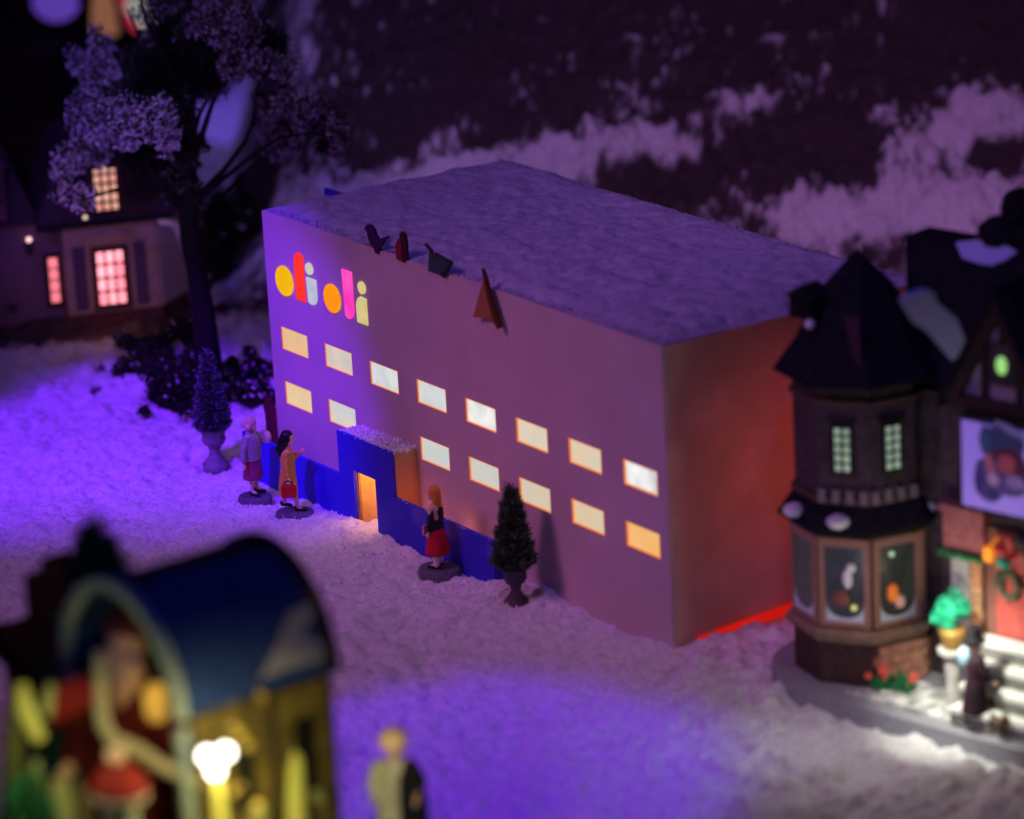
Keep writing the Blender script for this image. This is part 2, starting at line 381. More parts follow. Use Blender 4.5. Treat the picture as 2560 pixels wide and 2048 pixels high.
# letters
def ell(cx, cz, rx, rz, n=40): return [(cx + rx * math.cos(2 * math.pi * k / n), cz + rz * math.sin(2 * math.pi * k / n)) for k in range(n)]
def shape(name, pts, m, parent, y0=-.035, y1=.0):
    mb = MB(); mb.prism([(x, y0, z) for x, z in pts], (0, y1 - y0 - .001, 0)); es = [e for e in mb.b.edges if all(abs(v.co.y - y0) < 1e-5 for v in e.verts)]
    bmesh.ops.bevel(mb.b, geom=es, offset=.012, segments=2, affect='EDGES')
    return mb.build(name, m, parent)
def arc(cx, cz, r, a0, a1, n=10): return [(cx + r * math.cos(R_(a0 + (a1 - a0) * k / n)), cz + r * math.sin(R_(a0 + (a1 - a0) * k / n))) for k in range(n + 1)]
gy_ = glow('letter_yellow', (.95, .50, .0), .95); gr = glow('letter_red', (1, .035, .018), 1.); gw = glow('letter_white', (.60, .60, .62), .9, (.45, .52, .6), 5); gw2 = glow('letter_ivory', (.66, .66, .52), .9)
go = glow('letter_orange', (1, .29, .0), 1.); gp = glow('letter_pink', (1, .03, .45), 1., (1, .09, .5)); gc = glow('letter_cream', (.82, .68, .30), .85, (.7, .6, .22), 4)
shape('letter_o', ell(.737, 4.182, .325, .308), gy_, bld)
shape('letter_l', arc(1.36, 4.70, .185, 180, 70) + [(1.517, 4.84), (1.517, 3.89), (1.16, 3.89)], gr, bld)
li = shape('letter_i', [(1.6, 4.436), (1.96, 4.436)] + arc(1.76, 4.09, .2, 0, -130), gw, bld); shape('dot', ell(1.738, 4.628, .132, .122), gw2, li)
shape('letter_o', ell(2.548, 4.184, .303, .29), go, bld)
shape('letter_l', [(2.975, 4.87), (3.332, 4.87)] + arc(3.14, 4.08, .19, 0, -135), gp, bld)
li = shape('letter_i', arc(3.65, 4.24, .2, 180, 75) + [(3.815, 4.425), (3.815, 3.89), (3.45, 3.89)], gc, bld); shape('dot', ell(3.68, 4.626, .13, .125), gc, li)

# blue entrance: low wall, tall portal, doorway
def wallpoly(pts, y0, y1, m, name, parent):
    mb = MB(); mb.prism([(x, y0, z) for x, z in pts], (0, y1 - y0, 0)); return mb.build(name, m, parent)
wallpoly([(eL, -.3), (dL, -.3), (dL, dZ), (dR, dZ), (dR, -.3), (eR, -.3), (eR, lZ), (pR, lZ), (pR, pZ), (pL, pZ), (pL, lZ), (eL, lZ)], TY, TY + .07, m_blue, 'entrance_wall', bld)
MB().box(eR - .07, eR - .003, TY + .072, -.002, -.3, lZ - .004).build('wall_return', m_blue, bld)
MB().box(pR - .06, pR - .01, TY + .072, -.002, -.2, pZ - .02).build('portal_side', m_transl, bld)
MB().box(pL + .01, pL + .06, TY + .072, -.002, -.2, pZ - .02).build('portal_side', m_transl, bld)
MB().box(pL + .06, pR - .06, TY + .072, -.002, pZ - .07, pZ - .02).build('portal_top', m_card, bld)
m_warm = mat('warm_board', (.7, .42, .15), .8, noise=.15, nscale=3)
MB().box(dL - .1, dL - .002, TY + .072, .9, -.2, dZ + .1).box(dR + .002, dR + .1, TY + .072, .9, -.2, dZ + .1).box(dL - .1, dR + .1, .9, .95, -.2, dZ + .1).box(dL - .1, dR + .1, TY + .075, .9, dZ + .1, dZ + .14).build('door_recess', m_warm, bld)
MB().box(dL, dR, .2, .23, .12, .14).box(dL + .05, dR, .3, .33, .2, .22).build('threshold', mat('threshold_wood', (.2, .08, .03), .7), bld)
MB().box(dR - .16, dR - .004, .05, .09, .0, dZ + .08).build('door_leaf', mat('pale_leaf', (.95, .75, .4), .7), bld)
MB().box(dL + .004, dL + .05, TY + .08, TY + .13, .0, dZ + .02).build('door_jamb', mat('jamb_wood', (.35, .16, .06), .7), bld)
def f_p():
    x = random.uniform(pL, pR + .05); return x, random.uniform(TY + .02, -.01), pZ - .02 + random.uniform(-.01, .05) * sstep(pL, pR, x) * 1.2
crumbs('snow_crumbs', 1500, f_p, .015, .05, m_snow, parent=bld)
def f_p2():
    x = random.uniform(pR + .1, eR); return x, TY + random.uniform(-.02, .08), lZ + random.uniform(-.01, .01)
crumbs('snow_crumbs', 70, f_p2, .01, .03, m_snow, parent=bld)

# red light spill at the side wall's foot, put into a glowing strip
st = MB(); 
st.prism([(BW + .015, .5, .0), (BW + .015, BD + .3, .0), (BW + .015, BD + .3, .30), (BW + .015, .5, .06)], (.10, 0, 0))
o = st.build('red_spill_strip', glow('red_spill_glow', (.7, .012, .004), .8, (.6, .004, .002), .5)); tag(o, 'glowing strip standing in for red light spilt at the side wall foot', 'light spill')

# cut-outs standing on the roof edge
def cutout(name, pts, m, y, th, label, cat):
    mb = MB(); mb.prism([(x, y, z) for x, z in pts], (0, th, 0)); o = mb.build(name, m); return tag(o, label, cat)
mk_bird = mat('bird_plum', (.035, .008, .06), .6)
cutout('bird', [(3.93, 5.86), (4.0, 5.92), (4.06, 5.965), (4.2, 5.96), (4.27, 5.9), (4.33, 5.8), (4.42, 5.74), (4.52, 5.77), (4.74, 5.855), (4.77, 5.83), (4.6, 5.75), (4.56, 5.66), (4.5, 5.62), (4.42, 5.56), (4.4, 5.44), (4.27, 5.44), (4.24, 5.52), (4.12, 5.6), (4.04, 5.7), (4.02, 5.8)],
       mk_bird, -.03, .06, 'small dark plum bird perched on the front edge of the flat roof', 'bird')
mr = mat('red_card', (.22, .01, .02), .7); mrd = mat('dark_red_card', (.05, .0, .003), .7)
rt = empty('roof_cutout', (0, 0, 0), 'curved dark red cut-out on the roof edge between the bird and the green cut-out', 'cut-out')
MB().prism([(5.30, -.04, 5.44), (5.42, -.04, 5.6), (5.43, -.04, 5.85), (5.4, -.04, 6.02), (5.28, -.04, 6.05), (5.2, -.04, 5.97), (5.24, -.04, 5.8), (5.22, -.04, 5.5)], (0, .05, 0)).build('edge_band', mrd, rt)
MB().prism([(5.23, -.025, 5.44), (5.23, -.025, 5.93), (5.1, -.025, 5.86), (5.0, -.025, 5.7), (5.02, -.025, 5.46)], (0, .03, 0)).build('panel', mr, rt)
mg = mat('green_card', (.05, .10, .09), .6, trans=.3); mgd = mat('green_edge', (.012, .02, .022), .6)
rt = empty('roof_cutout', (0, 0, 0), 'grey green kite shaped cut-out with dark edges on the roof edge', 'cut-out')
MB().prism([(6.12, -.03, 5.44), (6.2, -.03, 5.84), (6.9, -.03, 5.74), (6.62, -.03, 5.44)], (0, .03, 0)).build('panel', mg, rt)
MB().tube([(6.12, -.04, 5.96), (6.32, -.04, 5.86)], .035).tube([(6.42, -.04, 5.84), (6.98, -.04, 5.77)], .03).tube([(6.98, -.04, 5.77), (6.66, -.04, 5.46)], [.03, .055]).build('edge_rods', mgd, rt)
mo = mat('brown_card', (.34, .13, .05), .7, noise=.1); mod = mat('dark_brown_card', (.09, .025, .006), .7)
rt = empty('roof_cutout', (0, 0, 0), 'brown folded triangular card hanging over the front roof edge', 'cut-out')
MB().prism([(8.17, -.1, 5.83), (7.76, -.16, 4.90), (7.95, -.13, 4.93), (8.15, -.11, 4.95), (8.35, -.1, 4.91), (8.55, -.08, 4.86)], (0, .03, 0)).build('panel', mo, rt)
MB().tube([(8.14, -.12, 5.9), (8.3, -.14, 5.5), (8.5, -.14, 5.05), (8.6, -.13, 4.87)], [.04, .06, .08, .07], 6).build('spine', mod, rt)
# blue fin behind the roof and plum cut-out behind the low wall
fin = MB(); fin.box(-.95, 0, 2.05, 2.12, -.1, 5.42); tag(fin.build('blue_panel', m_blue), 'blue upright panel behind the far end of the white building', 'panel')
cutout('bird', [(.46, -.2), (.46, .9), (.40, 1.2), (.50, 1.35), (.60, 1.28), (.70, 1.12), (.95, .98), (1.15, .9), (1.2, -.2)] if 0 else
       [(-.92, -.1), (-.92, .95), (-.98, 1.1), (-.86, 1.34), (-.70, 1.36), (-.60, 1.18), (-.30, 1.02), (-.02, .92), (-.02, -.1)],
       mat('dark_red_bird', (.10, .004, .02), .7), .25, .06, 'dark red bird shaped cut-out standing behind the low blue wall at its far end', 'cut-out')

# ------------------------------------------------------------------ small figures
def hand(mb, w, d, s=1., curl=.5):
    """palm and five fingers leaving wrist w in direction d"""
    d = Vector(d).normalized(); side = d.cross(Vector((0, 1, 0)))
    side = side.normalized() if side.length > .1 else Vector((1, 0, 0)); nrm = d.cross(side)
    w = Vector(w); mb.cap(w, w + d * .05 * s, .028 * s, .032 * s, 8)
    for k, L in enumerate((.045, .055, .06, .052)):
        b = w + d * .07 * s + side * (k - 1.5) * .019 * s; mb.cap(b, b + (d + nrm * curl).normalized() * L * .5 * s, .0105 * s, .010 * s, 6)
        q = b + (d + nrm * curl).normalized() * L * .5 * s; mb.cap(q, q + (d * .6 + nrm * (curl + .5)).normalized() * L * .45 * s, .0095 * s, .008 * s, 6)
    b = w + d * .03 * s + side * .03 * s; mb.cap(b, b + (d * .7 + side * .6).normalized() * .05 * s, .012 * s, .009 * s, 6)
def head(mb, c, s=1.):
    """c: head centre; looks along +x"""
    c = Vector(c)
    mb.ball(c, .105 * s, 3, (1., .85, 1.18)); mb.ball(c + Vector((.045, 0, -.07)) * s, .062 * s, 2, (1, .9, .9))
    mb.cap(c + Vector((.10, 0, .02)) * s, c + Vector((.125, 0, -.022)) * s, .012 * s, .02 * s, 8)
    mb.cap(c + Vector((.088, -.02, -.065)) * s, c + Vector((.088, .02, -.065)) * s, .012 * s, .012 * s, 8)
    for e in (-1, 1): mb.ball(c + Vector((.0, .09 * e, -.01)) * s, .026 * s, 2, (.7, .4, 1.2))
def face(c, parent, s=1.):
    c = Vector(c); mb = MB()
    for e in (-1, 1): mb.ball(c + Vector((.098, .037 * e, .018)) * s, .011 * s, 2)
    mb.build('eyes', m_black, parent, smooth=True)
    MB().ball(c + Vector((.1, 0, -.066)) * s, .016 * s, 2, (.4, 1.3, .5)).build('lips', mat('lips_red', (.5, .06, .06), .5), parent, smooth=True)
def body(legs, arms, hc, s=1., neck=None, mats=m_skin, root=None, shoulders=1.38, hip=.9, hands=True):
    """one continuous body: legs=[(knee,ankle,toe)..], arms=[(elbow,wrist,dir)..]"""
    mb = MB(); hc = Vector(hc)
    mb.cap((0, 0, hip), (0, 0, 1.12), .13, .12); mb.cap((0, -.05, 1.12), (0, -.08, 1.3), .12, .11); mb.cap((0, .05, 1.12), (0, .08, 1.3), .12, .11)
    mb.cap((0, -.14, shoulders - .05), (0, .14, shoulders - .05), .07, .07); mb.cap((0, 0, shoulders - .03), hc - Vector((.01, 0, .08)), .055, .048)
    for e, (kn, an, to) in zip((-1, 1), legs):
        mb.cap((0, .075 * e, hip), kn, .085, .062); mb.cap(kn, Vector(kn) * .55 + Vector(an) * .45, .06, .058); mb.cap(Vector(kn) * .55 + Vector(an) * .45, an, .058, .036); mb.cap(an, to, .038, .03)
    for e, (el, wr, d) in zip((-1, 1), arms):
        mb.cap((0, .18 * e, shoulders - .05), el, .055, .043); mb.cap(el, wr, .043, .028)
        if hands: hand(mb, wr, d)
    head(mb, hc); o = mb.build('body', mats, root, remesh=.0115); return o
def stand(root, rx, ry, h=.1, c=(0, 0)):
    mb = MB(); mb.loft([(c[0], c[1], -.12, rx * .98, ry * .98), (c[0], c[1], 0, rx, ry), (c[0] + .01, c[1], h * .7, rx * .97, ry * .96), (c[0], c[1], h, rx * .88, ry * .88)], 26)
    for v in mb.b.verts: v.co.x += .05 * (vnoise(np.array(v.co.x * 6), np.array(v.co.y * 6), 3) - .5)
    return mb.build('stand', mat('stand_grey', (.11, .10, .15), .6, noise=.2, bump=.3), root, smooth=False)
def shoe(root, an, to):
    an, to = Vector(an), Vector(to); d = (to - an); d.z = 0; d.normalize()
    p0 = Vector((an.x, an.y, an.z - .03)) - d * .02; p1 = Vector((to.x, to.y, to.z)) + d * .05
    mb = MB(); mb.cap(p0, p1, .045, .036, 12); mb.cap(p0, p0 + Vector((0, 0, .035)), .045, .042, 12); mb.build('shoe', m_shoe, root, remesh=.012)

# woman in ochre coat with red handbag
def G2(px, py, z=.12): return G(px, py, z)
P = G2(613, 1072); t = empty('person', (P.x, P.y, -.02), 'woman with long black hair in an ochre coat before the blue wall', 'person', R_(52))
stand(t, .40, .27, .12, (.06, 0))
b = body([((.10, -.08, .60), (.14, -.08, .20), (.25, -.08, .16)), ((-.04, .08, .60), (-.16, .08, .26), (-.06, .09, .19))], [((-.02, -.24, 1.12), (.02, -.24, .86), (.02, 0, -1)), ((.10, .20, 1.14), (.26, .10, 1.30), (.9, -.1, .5))], (.06, 0, 1.60), root=t,
         mats=mat('pink_stockings_skin', (.78, .42, .36), .5))
mb = MB(); mb.loft([(-.03, 0, .46, .19, .215), (-.03, 0, .5, .2, .22), (-.02, 0, .8, .17, .19), (0, 0, 1.02, .145, .165), (0, 0, 1.2, .15, .2), (0, 0, 1.34, .12, .2), (.01, 0, 1.42, .07, .1), (.01, 0, 1.45, .06, .08)])
mb.cap((0, -.18, 1.33), (-.02, -.24, 1.12), .068, .06); mb.cap((-.02, -.24, 1.12), (.01, -.24, .9), .058, .05); mb.cap((0, .18, 1.33), (.10, .2, 1.14), .068, .06); mb.cap((.10, .2, 1.14), (.23, .12, 1.27), .055, .045)
mb.build('coat', mat('ochre_cloth', (.62, .33, .05), .75, noise=.15), t, remesh=.012)
mb = MB(); mb.ball((.02, 0, 1.64), .135, 3, (1., .9, 1.05)); mb.cap((-.03, 0, 1.6), (-.11, 0, 1.38), .115, .12, 14); mb.cap((-.08, -.06, 1.42), (-.12, -.06, 1.3), .08, .06); mb.cap((-.08, .06, 1.42), (-.12, .06, 1.3), .08, .06)
h = mb.build('hair', mat('black_hair', (.006, .004, .008), .45), t, remesh=.013); face((.06, 0, 1.60), t)
for v in h.data.vertices:
    if v.co.x > .095 and v.co.z < 1.69: v.co.x = .07
shoe(t, (.14, -.08, .20), (.25, -.08, .15)); shoe(t, (-.16, .08, .26), (-.06, .09, .19))
hb = empty('handbag', (P.x, P.y, -.02), 'red handbag with a dark handle hanging from the hand of the woman in ochre', 'handbag', R_(52))
MB().box(-.13, .17, -.31, -.22, .47, .72, bev=.02).build('bag_body', mat('red_leather', (.42, .006, .012), .4), hb)
MB().tube([(-.07, -.265, .71), (-.05, -.265, .79), (.02, -.265, .82), (.09, -.265, .79), (.11, -.265, .71)], .016, 8).build('handle', mat('dark_red_leather', (.12, .004, .006), .5), hb)

# person in grey jacket and plum skirt
P = G2(536, 1038); t = empty('person', (P.x, P.y, -.02), 'person in a pale knitted cap, grey jacket and plum skirt seen from behind', 'person', R_(35))
stand(t, .36, .30, .10)
body([((.02, -.09, .58), (.0, -.11, .22), (.12, -.13, .16)), ((.02, .09, .58), (.0, .11, .22), (.12, .13, .16))], [((-.04, -.30, 1.12), (-.02, -.36, .86), (0, -.1, -1)), ((.06, .27, 1.14), (.22, .22, 1.16), (.9, -.1, .3))], (.03, 0, 1.57), root=t)
mb = MB(); mb.loft([(0, 0, .46, .19, .24), (0, 0, .5, .2, .25), (0, 0, .8, .17, .21), (0, 0, .98, .14, .17)]); mb.build('skirt', mat('plum_cloth', (.28, .03, .12), .8, noise=.15), t, remesh=.013)
mb = MB(); mb.loft([(0, 0, .86, .19, .24), (0, 0, 1.1, .19, .25), (0, 0, 1.3, .16, .24), (0, 0, 1.4, .09, .13), (0, 0, 1.45, .07, .08)])
mb.cap((0, -.2, 1.32), (-.04, -.3, 1.12), .075, .07); mb.cap((-.04, -.3, 1.12), (-.02, -.35, .92), .065, .055); mb.cap((0, .2, 1.32), (.06, .28, 1.14), .075, .07); mb.cap((.06, .28, 1.14), (.18, .24, 1.16), .065, .055)
mb.build('jacket', mat('grey_cloth', (.30, .24, .30), .85, noise=.15), t, remesh=.013)
mb = MB(); mb.ball((.02, 0, 1.63), .125, 3, (1, .95, .95)); mb.ball((-.06, -.08, 1.6), .075, 2); mb.cap((.02, -.1, 1.55), (.02, .1, 1.55), .07, .07); mb.build('hat', mat('pale_knit', (.6, .38, .36), .9, noise=.1, bump=.6), t, remesh=.012); face((.03, 0, 1.57), t)
shoe(t, (0, -.11, .2), (.12, -.13, .15)); shoe(t, (0, .11, .2), (.12, .13, .15))
sk = MB(); sk.ball((0, 0, 0), .1, 2, (1, .8, 1.3)); o = sk.build('parcel', mat('cream_paper', (.65, .5, .36), .8), smooth=True); v_ = Euler((0, 0, R_(35))).to_matrix() @ Vector((.25, .25, 1.18)); o.location = (P.x + v_.x, P.y + v_.y, 1.24); tag(o, 'small cream parcel held at the chest of the person in the grey jacket', 'parcel')

# girl with ginger hair in red skirt
P = G2(924, 1192); t = empty('person', (P.x, P.y, -.02), 'girl with ginger hair, navy top, red skirt and white stockings', 'person', R_(205))
stand(t, .44, .36, .11, (.0, -.04))
b = body([((.02, -.08, .58), (.03, -.10, .22), (.14, -.11, .17)), ((.0, .08, .58), (-.02, .10, .22), (.09, .12, .17))], [((.02, -.22, 1.10), (.10, -.16, .86), (.5, .2, -.8)), ((.0, .22, 1.10), (.06, .2, .84), (.3, 0, -1))], (.05, 0, 1.56), root=t)
for nm, e in (('stocking', -1), ('stocking', 1)):
    mb = MB(); k = Vector((.01, .08 * e, .56)); a = Vector((.03 if e < 0 else -.02, .10 * e, .2)); mb.cap(k, a, .085, .062, 14); mb.build(nm, mat('white_stocking', (.75, .68, .68), .8), t, remesh=.012)
mb = MB(); mb.loft([(0, 0, .40, .22, .25), (0, 0, .44, .235, .26), (0, 0, .7, .19, .21), (0, 0, .94, .13, .16)]); mb.build('skirt', mat('red_cloth', (.5, .008, .03), .75, noise=.12), t, remesh=.013)
mb = MB(); mb.loft([(0, 0, .86, .14, .17), (0, 0, 1.1, .13, .17), (0, 0, 1.28, .13, .19), (0, 0, 1.36, .09, .12)])
mb.cap((0, -.17, 1.3), (.02, -.22, 1.1), .062, .055); mb.cap((.02, -.22, 1.1), (.09, -.17, .9), .055, .045); mb.cap((0, .17, 1.3), (0, .22, 1.1), .062, .055); mb.cap((0, .22, 1.1), (.05, .2, .9), .055, .045)
mb.build('jumper', mat('navy_cloth', (.018, .018, .045), .85), t, remesh=.012)
mb = MB(); mb.ball((.0, 0, 1.61), .128, 3, (1., .95, 1.05)); mb.cap((-.05, 0, 1.55), (-.08, 0, 1.36), .09, .05); mb.cap((-.03, .08, 1.5), (-.07, .08, 1.3), .05, .03)
mb.build('hair', mat('ginger_hair', (.72, .24, .05), .6), t, remesh=.013); face((.05, 0, 1.56), t)
shoe(t, (.03, -.1, .2), (.14, -.11, .16)); shoe(t, (-.02, .1, .2), (.09, .12, .16))
MB().box(.19, .215, .02, .16, .78, .96).build('pocket', mat('pink_paper', (.8, .42, .45), .8), t)

# ------------------------------------------------------------------ potted cone trees
def needles(name, n, fn, L, w, mats, parent, frac=.3, down=.0):
    V = []; F = []; MI = []
    for i in range(n):
        p0, d, s = fn(); d = Vector(d).normalized(); q = d.cross(Vector((random.uniform(-1, 1), random.uniform(-1, 1), random.uniform(-1, 1)))).normalized()
        l = L * random.uniform(.5, 1.2) * s; k = len(V); p0 = Vector(p0)
        V += [p0 - q * w, p0 + q * w, p0 + d * l + q * w * .6 - Vector((0, 0, down * l)), p0 + d * l - q * w * .6 - Vector((0, 0, down * l))]; F.append((k, k + 1, k + 2, k + 3)); MI.append(1 if random.random() < frac else 0)
    me = bpy.data.meshes.new(name); me.from_pydata(V, [], F)
    for m in mats: me.materials.append(m)
    me.polygons.foreach_set('material_index', MI)
    o = bpy.data.objects.new(name, me); COL.objects.link(o)
    if parent is not None: o.parent = parent
    return o
URN = [(.25, -.06), (.27, .0), (.27, .1), (.22, .16), (.14, .26), (.10, .36), (.13, .42), (.12, .46), (.2, .52), (.25, .62), (.235, .72), (.26, .8), (.29, .83), (.29, .87), (.24, .87)]
def potted(P, h, rb, label, fm, frost, frac, us=1., lean=(0, 0)):
    t = empty('potted_tree', (P.x, P.y, P.z), label, 'potted tree')
    MB().lathe([(r * us, z * us) for r, z in URN], n=20).build('urn', fm, t, smooth=True)
    z0 = .84 * us
    MB().tube([(0, 0, z0 - .1), (lean[0] * .5, lean[1] * .5, z0 + (h - z0) * .5), (lean[0], lean[1], h)], [.035, .022, .008], 6).build('trunk', m_bark, t)
    def fn():
        u = random.random() ** .75; z = z0 + (h - z0) * (1 - u ** .9) if 0 else z0 + (h - z0) * (1 - math.sqrt(random.random()))
        f = (z - z0) / (h - z0); r = rb * (1 - f) ** .85 * (.86 + .14 * math.sin(z * 23)) * min(1, .55 + f * 7); a = random.uniform(0, 6.283); q = random.uniform(.45, .95)
        return (r * q * math.cos(a) + lean[0] * f, r * q * math.sin(a) + lean[1] * f, z), (math.cos(a) + random.uniform(-.5, .5), math.sin(a) + random.uniform(-.5, .5), random.uniform(-.2, .8)), 1.
    needles('foliage', 9500, fn, .13, .011, [fm_g, frost], t, frac)
    return t
fm_g = mat('needle_green', (.04, .07, .04), .9, noise=.4)
fr1 = mat('needle_frost', (.16, .15, .3), .9); fr2 = mat('needle_frost_green', (.17, .2, .15), .9)
P = G(455, 985); potted(Vector((P.x, P.y, 0)), 2.55, .43, 'frosted cone tree in a grey stone urn on the violet lit snow', mat('urn_grey', (.2, .17, .22), .6, noise=.2, bump=.4), fr1, .45)
P = G(1087, 1262); potted(Vector((P.x, P.y, -.12)), 2.36, .45, 'dark green cone tree in a dark urn just past the end of the blue wall', mat('urn_dark', (.07, .05, .09), .6, noise=.2, bump=.4), fr2, .38, us=.88)

# ------------------------------------------------------------------ leaf masses
def leafmass(name, blobs, n, size, mats, parent, frac, spiky=0):
    """blobs: (center, rx, ry, rz)"""
    V = []; F = []; MI = []
    wts = [b[1] * b[2] * b[3] for b in blobs]; subs = []
    for b in blobs:
        for k in range(14):
            u = Vector((random.gauss(0, 1), random.gauss(0, 1), random.gauss(0, 1))).normalized() * random.uniform(.35, .95)
            subs.append((Vector(b[0]) + Vector((u.x * b[1], u.y * b[2], u.z * b[3])), max(.1, .38 * min(b[1:4])), b, u))
    sw = [wts[blobs.index(s[2])] for s in subs]
    ch = random.choices(range(len(subs)), sw, k=n)
    for i in ch:
        c, r, b, u = subs[i]; v = Vector((random.gauss(0, 1), random.gauss(0, 1), random.gauss(0, 1))).normalized() * r * random.random() ** .45 * 1.25
        p = c + v; s = size * random.uniform(.5, 1.3); k = len(V)
        if spiky: e1 = (u + v.normalized() * .7).normalized() * s * 2.2; e2 = e1.cross(Vector((random.random(), random.random(), .3))).normalized() * s * .18
        else:
            e = Euler((random.uniform(0, 6), random.uniform(0, 6), random.uniform(0, 6))).to_matrix(); e1 = e @ Vector((s, 0, 0)); e2 = e @ Vector((0, s * .6, 0))
        V += [p - e1 - e2, p + e1 - e2 * .5, p + e1 * .8 + e2, p - e1 * .6 + e2]; F.append((k, k + 1, k + 2, k + 3)); MI.append(1 if random.random() < frac * (1.2 if v.z > 0 else .7) else 0)
    me = bpy.data.meshes.new(name); me.from_pydata(V, [], F)
    for m in mats: me.materials.append(m)
    me.polygons.foreach_set('material_index', MI)
    o = bpy.data.objects.new(name, me); COL.objects.link(o)
    if parent is not None: o.parent = parent
    return o
def onG(px, py, dz=0): g = G(px, py); return (g.x, g.y, dz)
m_leafsnow = mat('leaf_snow', (.55, .5, .55), .9)
o = leafmass('bush', [(onG(350, 850, .35), 1.0, .8, .55), (onG(400, 840, .5), .9, .9, .7), (onG(300, 790, .5), .9, .8, .5), (onG(250, 800, .2), .7, .5, .35), (onG(430, 870, .2), .6, .5, .4), (onG(380, 770, .6), 1.0, .8, .5)], 15000, .055, [m_moss, m_leafsnow], None, .03)
tag(o, 'wide dark mossy bush at the foot of the big tree beside the violet lit snow', 'bush')
o = leafmass('bush', [(onG(520, 810, .45), .5, .5, .35), (onG(545, 850, .2), .45, .5, .35), (onG(500, 850, .25), .35, .4, .3), (onG(550, 800, .2), .4, .4, .3)], 3600, .055, [m_moss, m_leafsnow], None, .10)
tag(o, 'small snow dusted bush between the frosted cone tree and the white building', 'bush')
o = leafmass('hedge', [(onG(470, 560, .9), 1.3, 1.2, .95), (onG(540, 560, 1.0), 1.3, 1.2, 1.0), (onG(450, 600, .5), .9, .9, .6), (onG(600, 520, 1.), 1.6, 1.4, 1.)], 13000, .08, [m_moss, m_leafsnow], None, .02)
tag(o, 'dark hedge behind the big tree next to the far corner of the white building', 'hedge')
for i, (px, py, s, lb) in enumerate([(200, 835, .11, 'left of the bush'), (170, 808, .10, 'farthest from the urn'), (303, 872, .09, 'nearest the wide bush')]):
    g = G(px, py); o = leafmass('moss_tuft', [((g.x, g.y, .08), s, s, s * .7)], 160, .04, [m_moss], None, 0); tag(o, 'tiny dark moss tuft on the violet snow, ' + ('lying between the other two tufts' if i == 0 else lb), 'moss tuft')

# ------------------------------------------------------------------ big frosted tree
TD = 79.4
tree = empty('frosted_tree', G(440, 800), 'tall bare branched tree with frosted leaf clumps standing by the wide dark bush', 'tree')
tl = Vector(tree.location)
def T(px, py, dt=0): return W(px, py, TD + dt) - tl
tr = MB(); tr.tube([T(442, 800), T(436, 730), T(428, 650), T(412, 560), T(400, 500), T(396, 430), T(396, 340), T(398, 240), T(402, 140), T(400, 20), T(398, -80)], [.34, .28, .24, .22, .22, .22, .19, .15, .11, .08, .05], 12)
trunk = tr.build('trunk', m_bark, tree, smooth=True)
br = [([(398, 450), (440, 400), (480, 368), (540, 320), (590, 290), (650, 280), (700, 290)], .075, -2), ([(400, 430), (470, 360), (515, 300), (535, 250), (540, 190), (560, 130)], .075, 1), ([(400, 460), (470, 410), (530, 350), (600, 310), (640, 260)], .06, 2),
      ([(398, 440), (350, 400), (320, 360), (290, 310), (270, 270)], .09, -1.5), ([(395, 450), (340, 410), (300, 398), (262, 330), (230, 318), (190, 330)], .06, 2), ([(396, 380), (430, 270), (450, 210), (500, 120), (550, 70)], .085, -1),
      ([(396, 340), (420, 240), (470, 150), (500, 60)], .07, 2), ([(396, 330), (360, 230), (310, 120), (270, 20)], .09, 1), ([(398, 250), (350, 130), (310, 50), (290, -20)], .07, -2), ([(395, 420), (360, 350), (300, 270), (220, 240), (160, 250)], .07, 1.5),
      ([(394, 440), (330, 380), (240, 400), (180, 420), (150, 400)], .05, -2), ([(398, 220), (430, 120), (450, 20)], .06, -1.5), ([(398, 300), (350, 260), (300, 180), (220, 150)], .06, 2), ([(396, 400), (380, 300), (350, 200), (340, 100)], .06, -.5)]
for pts, r0, dt in br:
    n = len(pts); MB().tube([T(x, y, dt * i / (n - 1)) for i, (x, y) in enumerate(pts)], [r0 * (1 - .75 * i / (n - 1)) for i in range(n)], 7).build('branch', m_bark, tree, smooth=True)
def E_(px, py, rx, ry, dt=0, k=None):
    c = T(px, py, dt); s = TD / FPX * 1.187; return (c, (k or rx) * s * .9, (k or rx) * s * .9, ry * s)
leafmass('foliage', [E_(255, 270, 85, 70, -1), E_(180, 250, 65, 80, 1), E_(330, 250, 60, 60, -2), E_(150, 340, 45, 60, 0), E_(165, 415, 55, 32, -1), E_(125, 350, 28, 50, 0), E_(290, 270, 70, 45, -2), E_(340, 290, 50, 40, -2), E_(220, 180, 70, 60, 1.5), E_(200, 110, 60, 55, 2), E_(195, 325, 50, 40, 1), E_(135, 400, 30, 40, 0)], 17000, .042, [m_frost, m_dgreen], tree, .45)
leafmass('foliage', [E_(480, 60, 90, 70, -1), E_(520, 135, 90, 38, -1), E_(590, 150, 35, 30, -1), E_(420, 130, 80, 80, 1), E_(340, 40, 70, 70, 1), E_(560, 100, 50, 50, 0), E_(590, 150, 40, 25, -1), E_(450, 30, 90, 50, 0)], 14000, .04, [mat('dim_leaves', (.30, .23, .32), .9, noise=.4), m_dgreen], tree, .5, 0)
leafmass('foliage', [E_(560, 240, 55, 50, 1), E_(620, 230, 60, 45, -1), E_(680, 250, 50, 50, 0), E_(590, 300, 60, 45, 1), E_(715, 290, 28, 50, -1)], 8000, .038, [mat('grey_leaves', (.28, .21, .28), .9, noise=.4), m_dgreen], tree, .5)
leafmass('twigs', [E_(520, 100, 110, 70, 0), E_(590, 140, 50, 40, 0), E_(690, 270, 50, 60, 0), E_(300, 270, 90, 90, 0), E_(380, 120, 100, 110, 0), E_(330, 190, 60, 70, 0)], 9000, .09, [m_bark], tree, 0, 1)
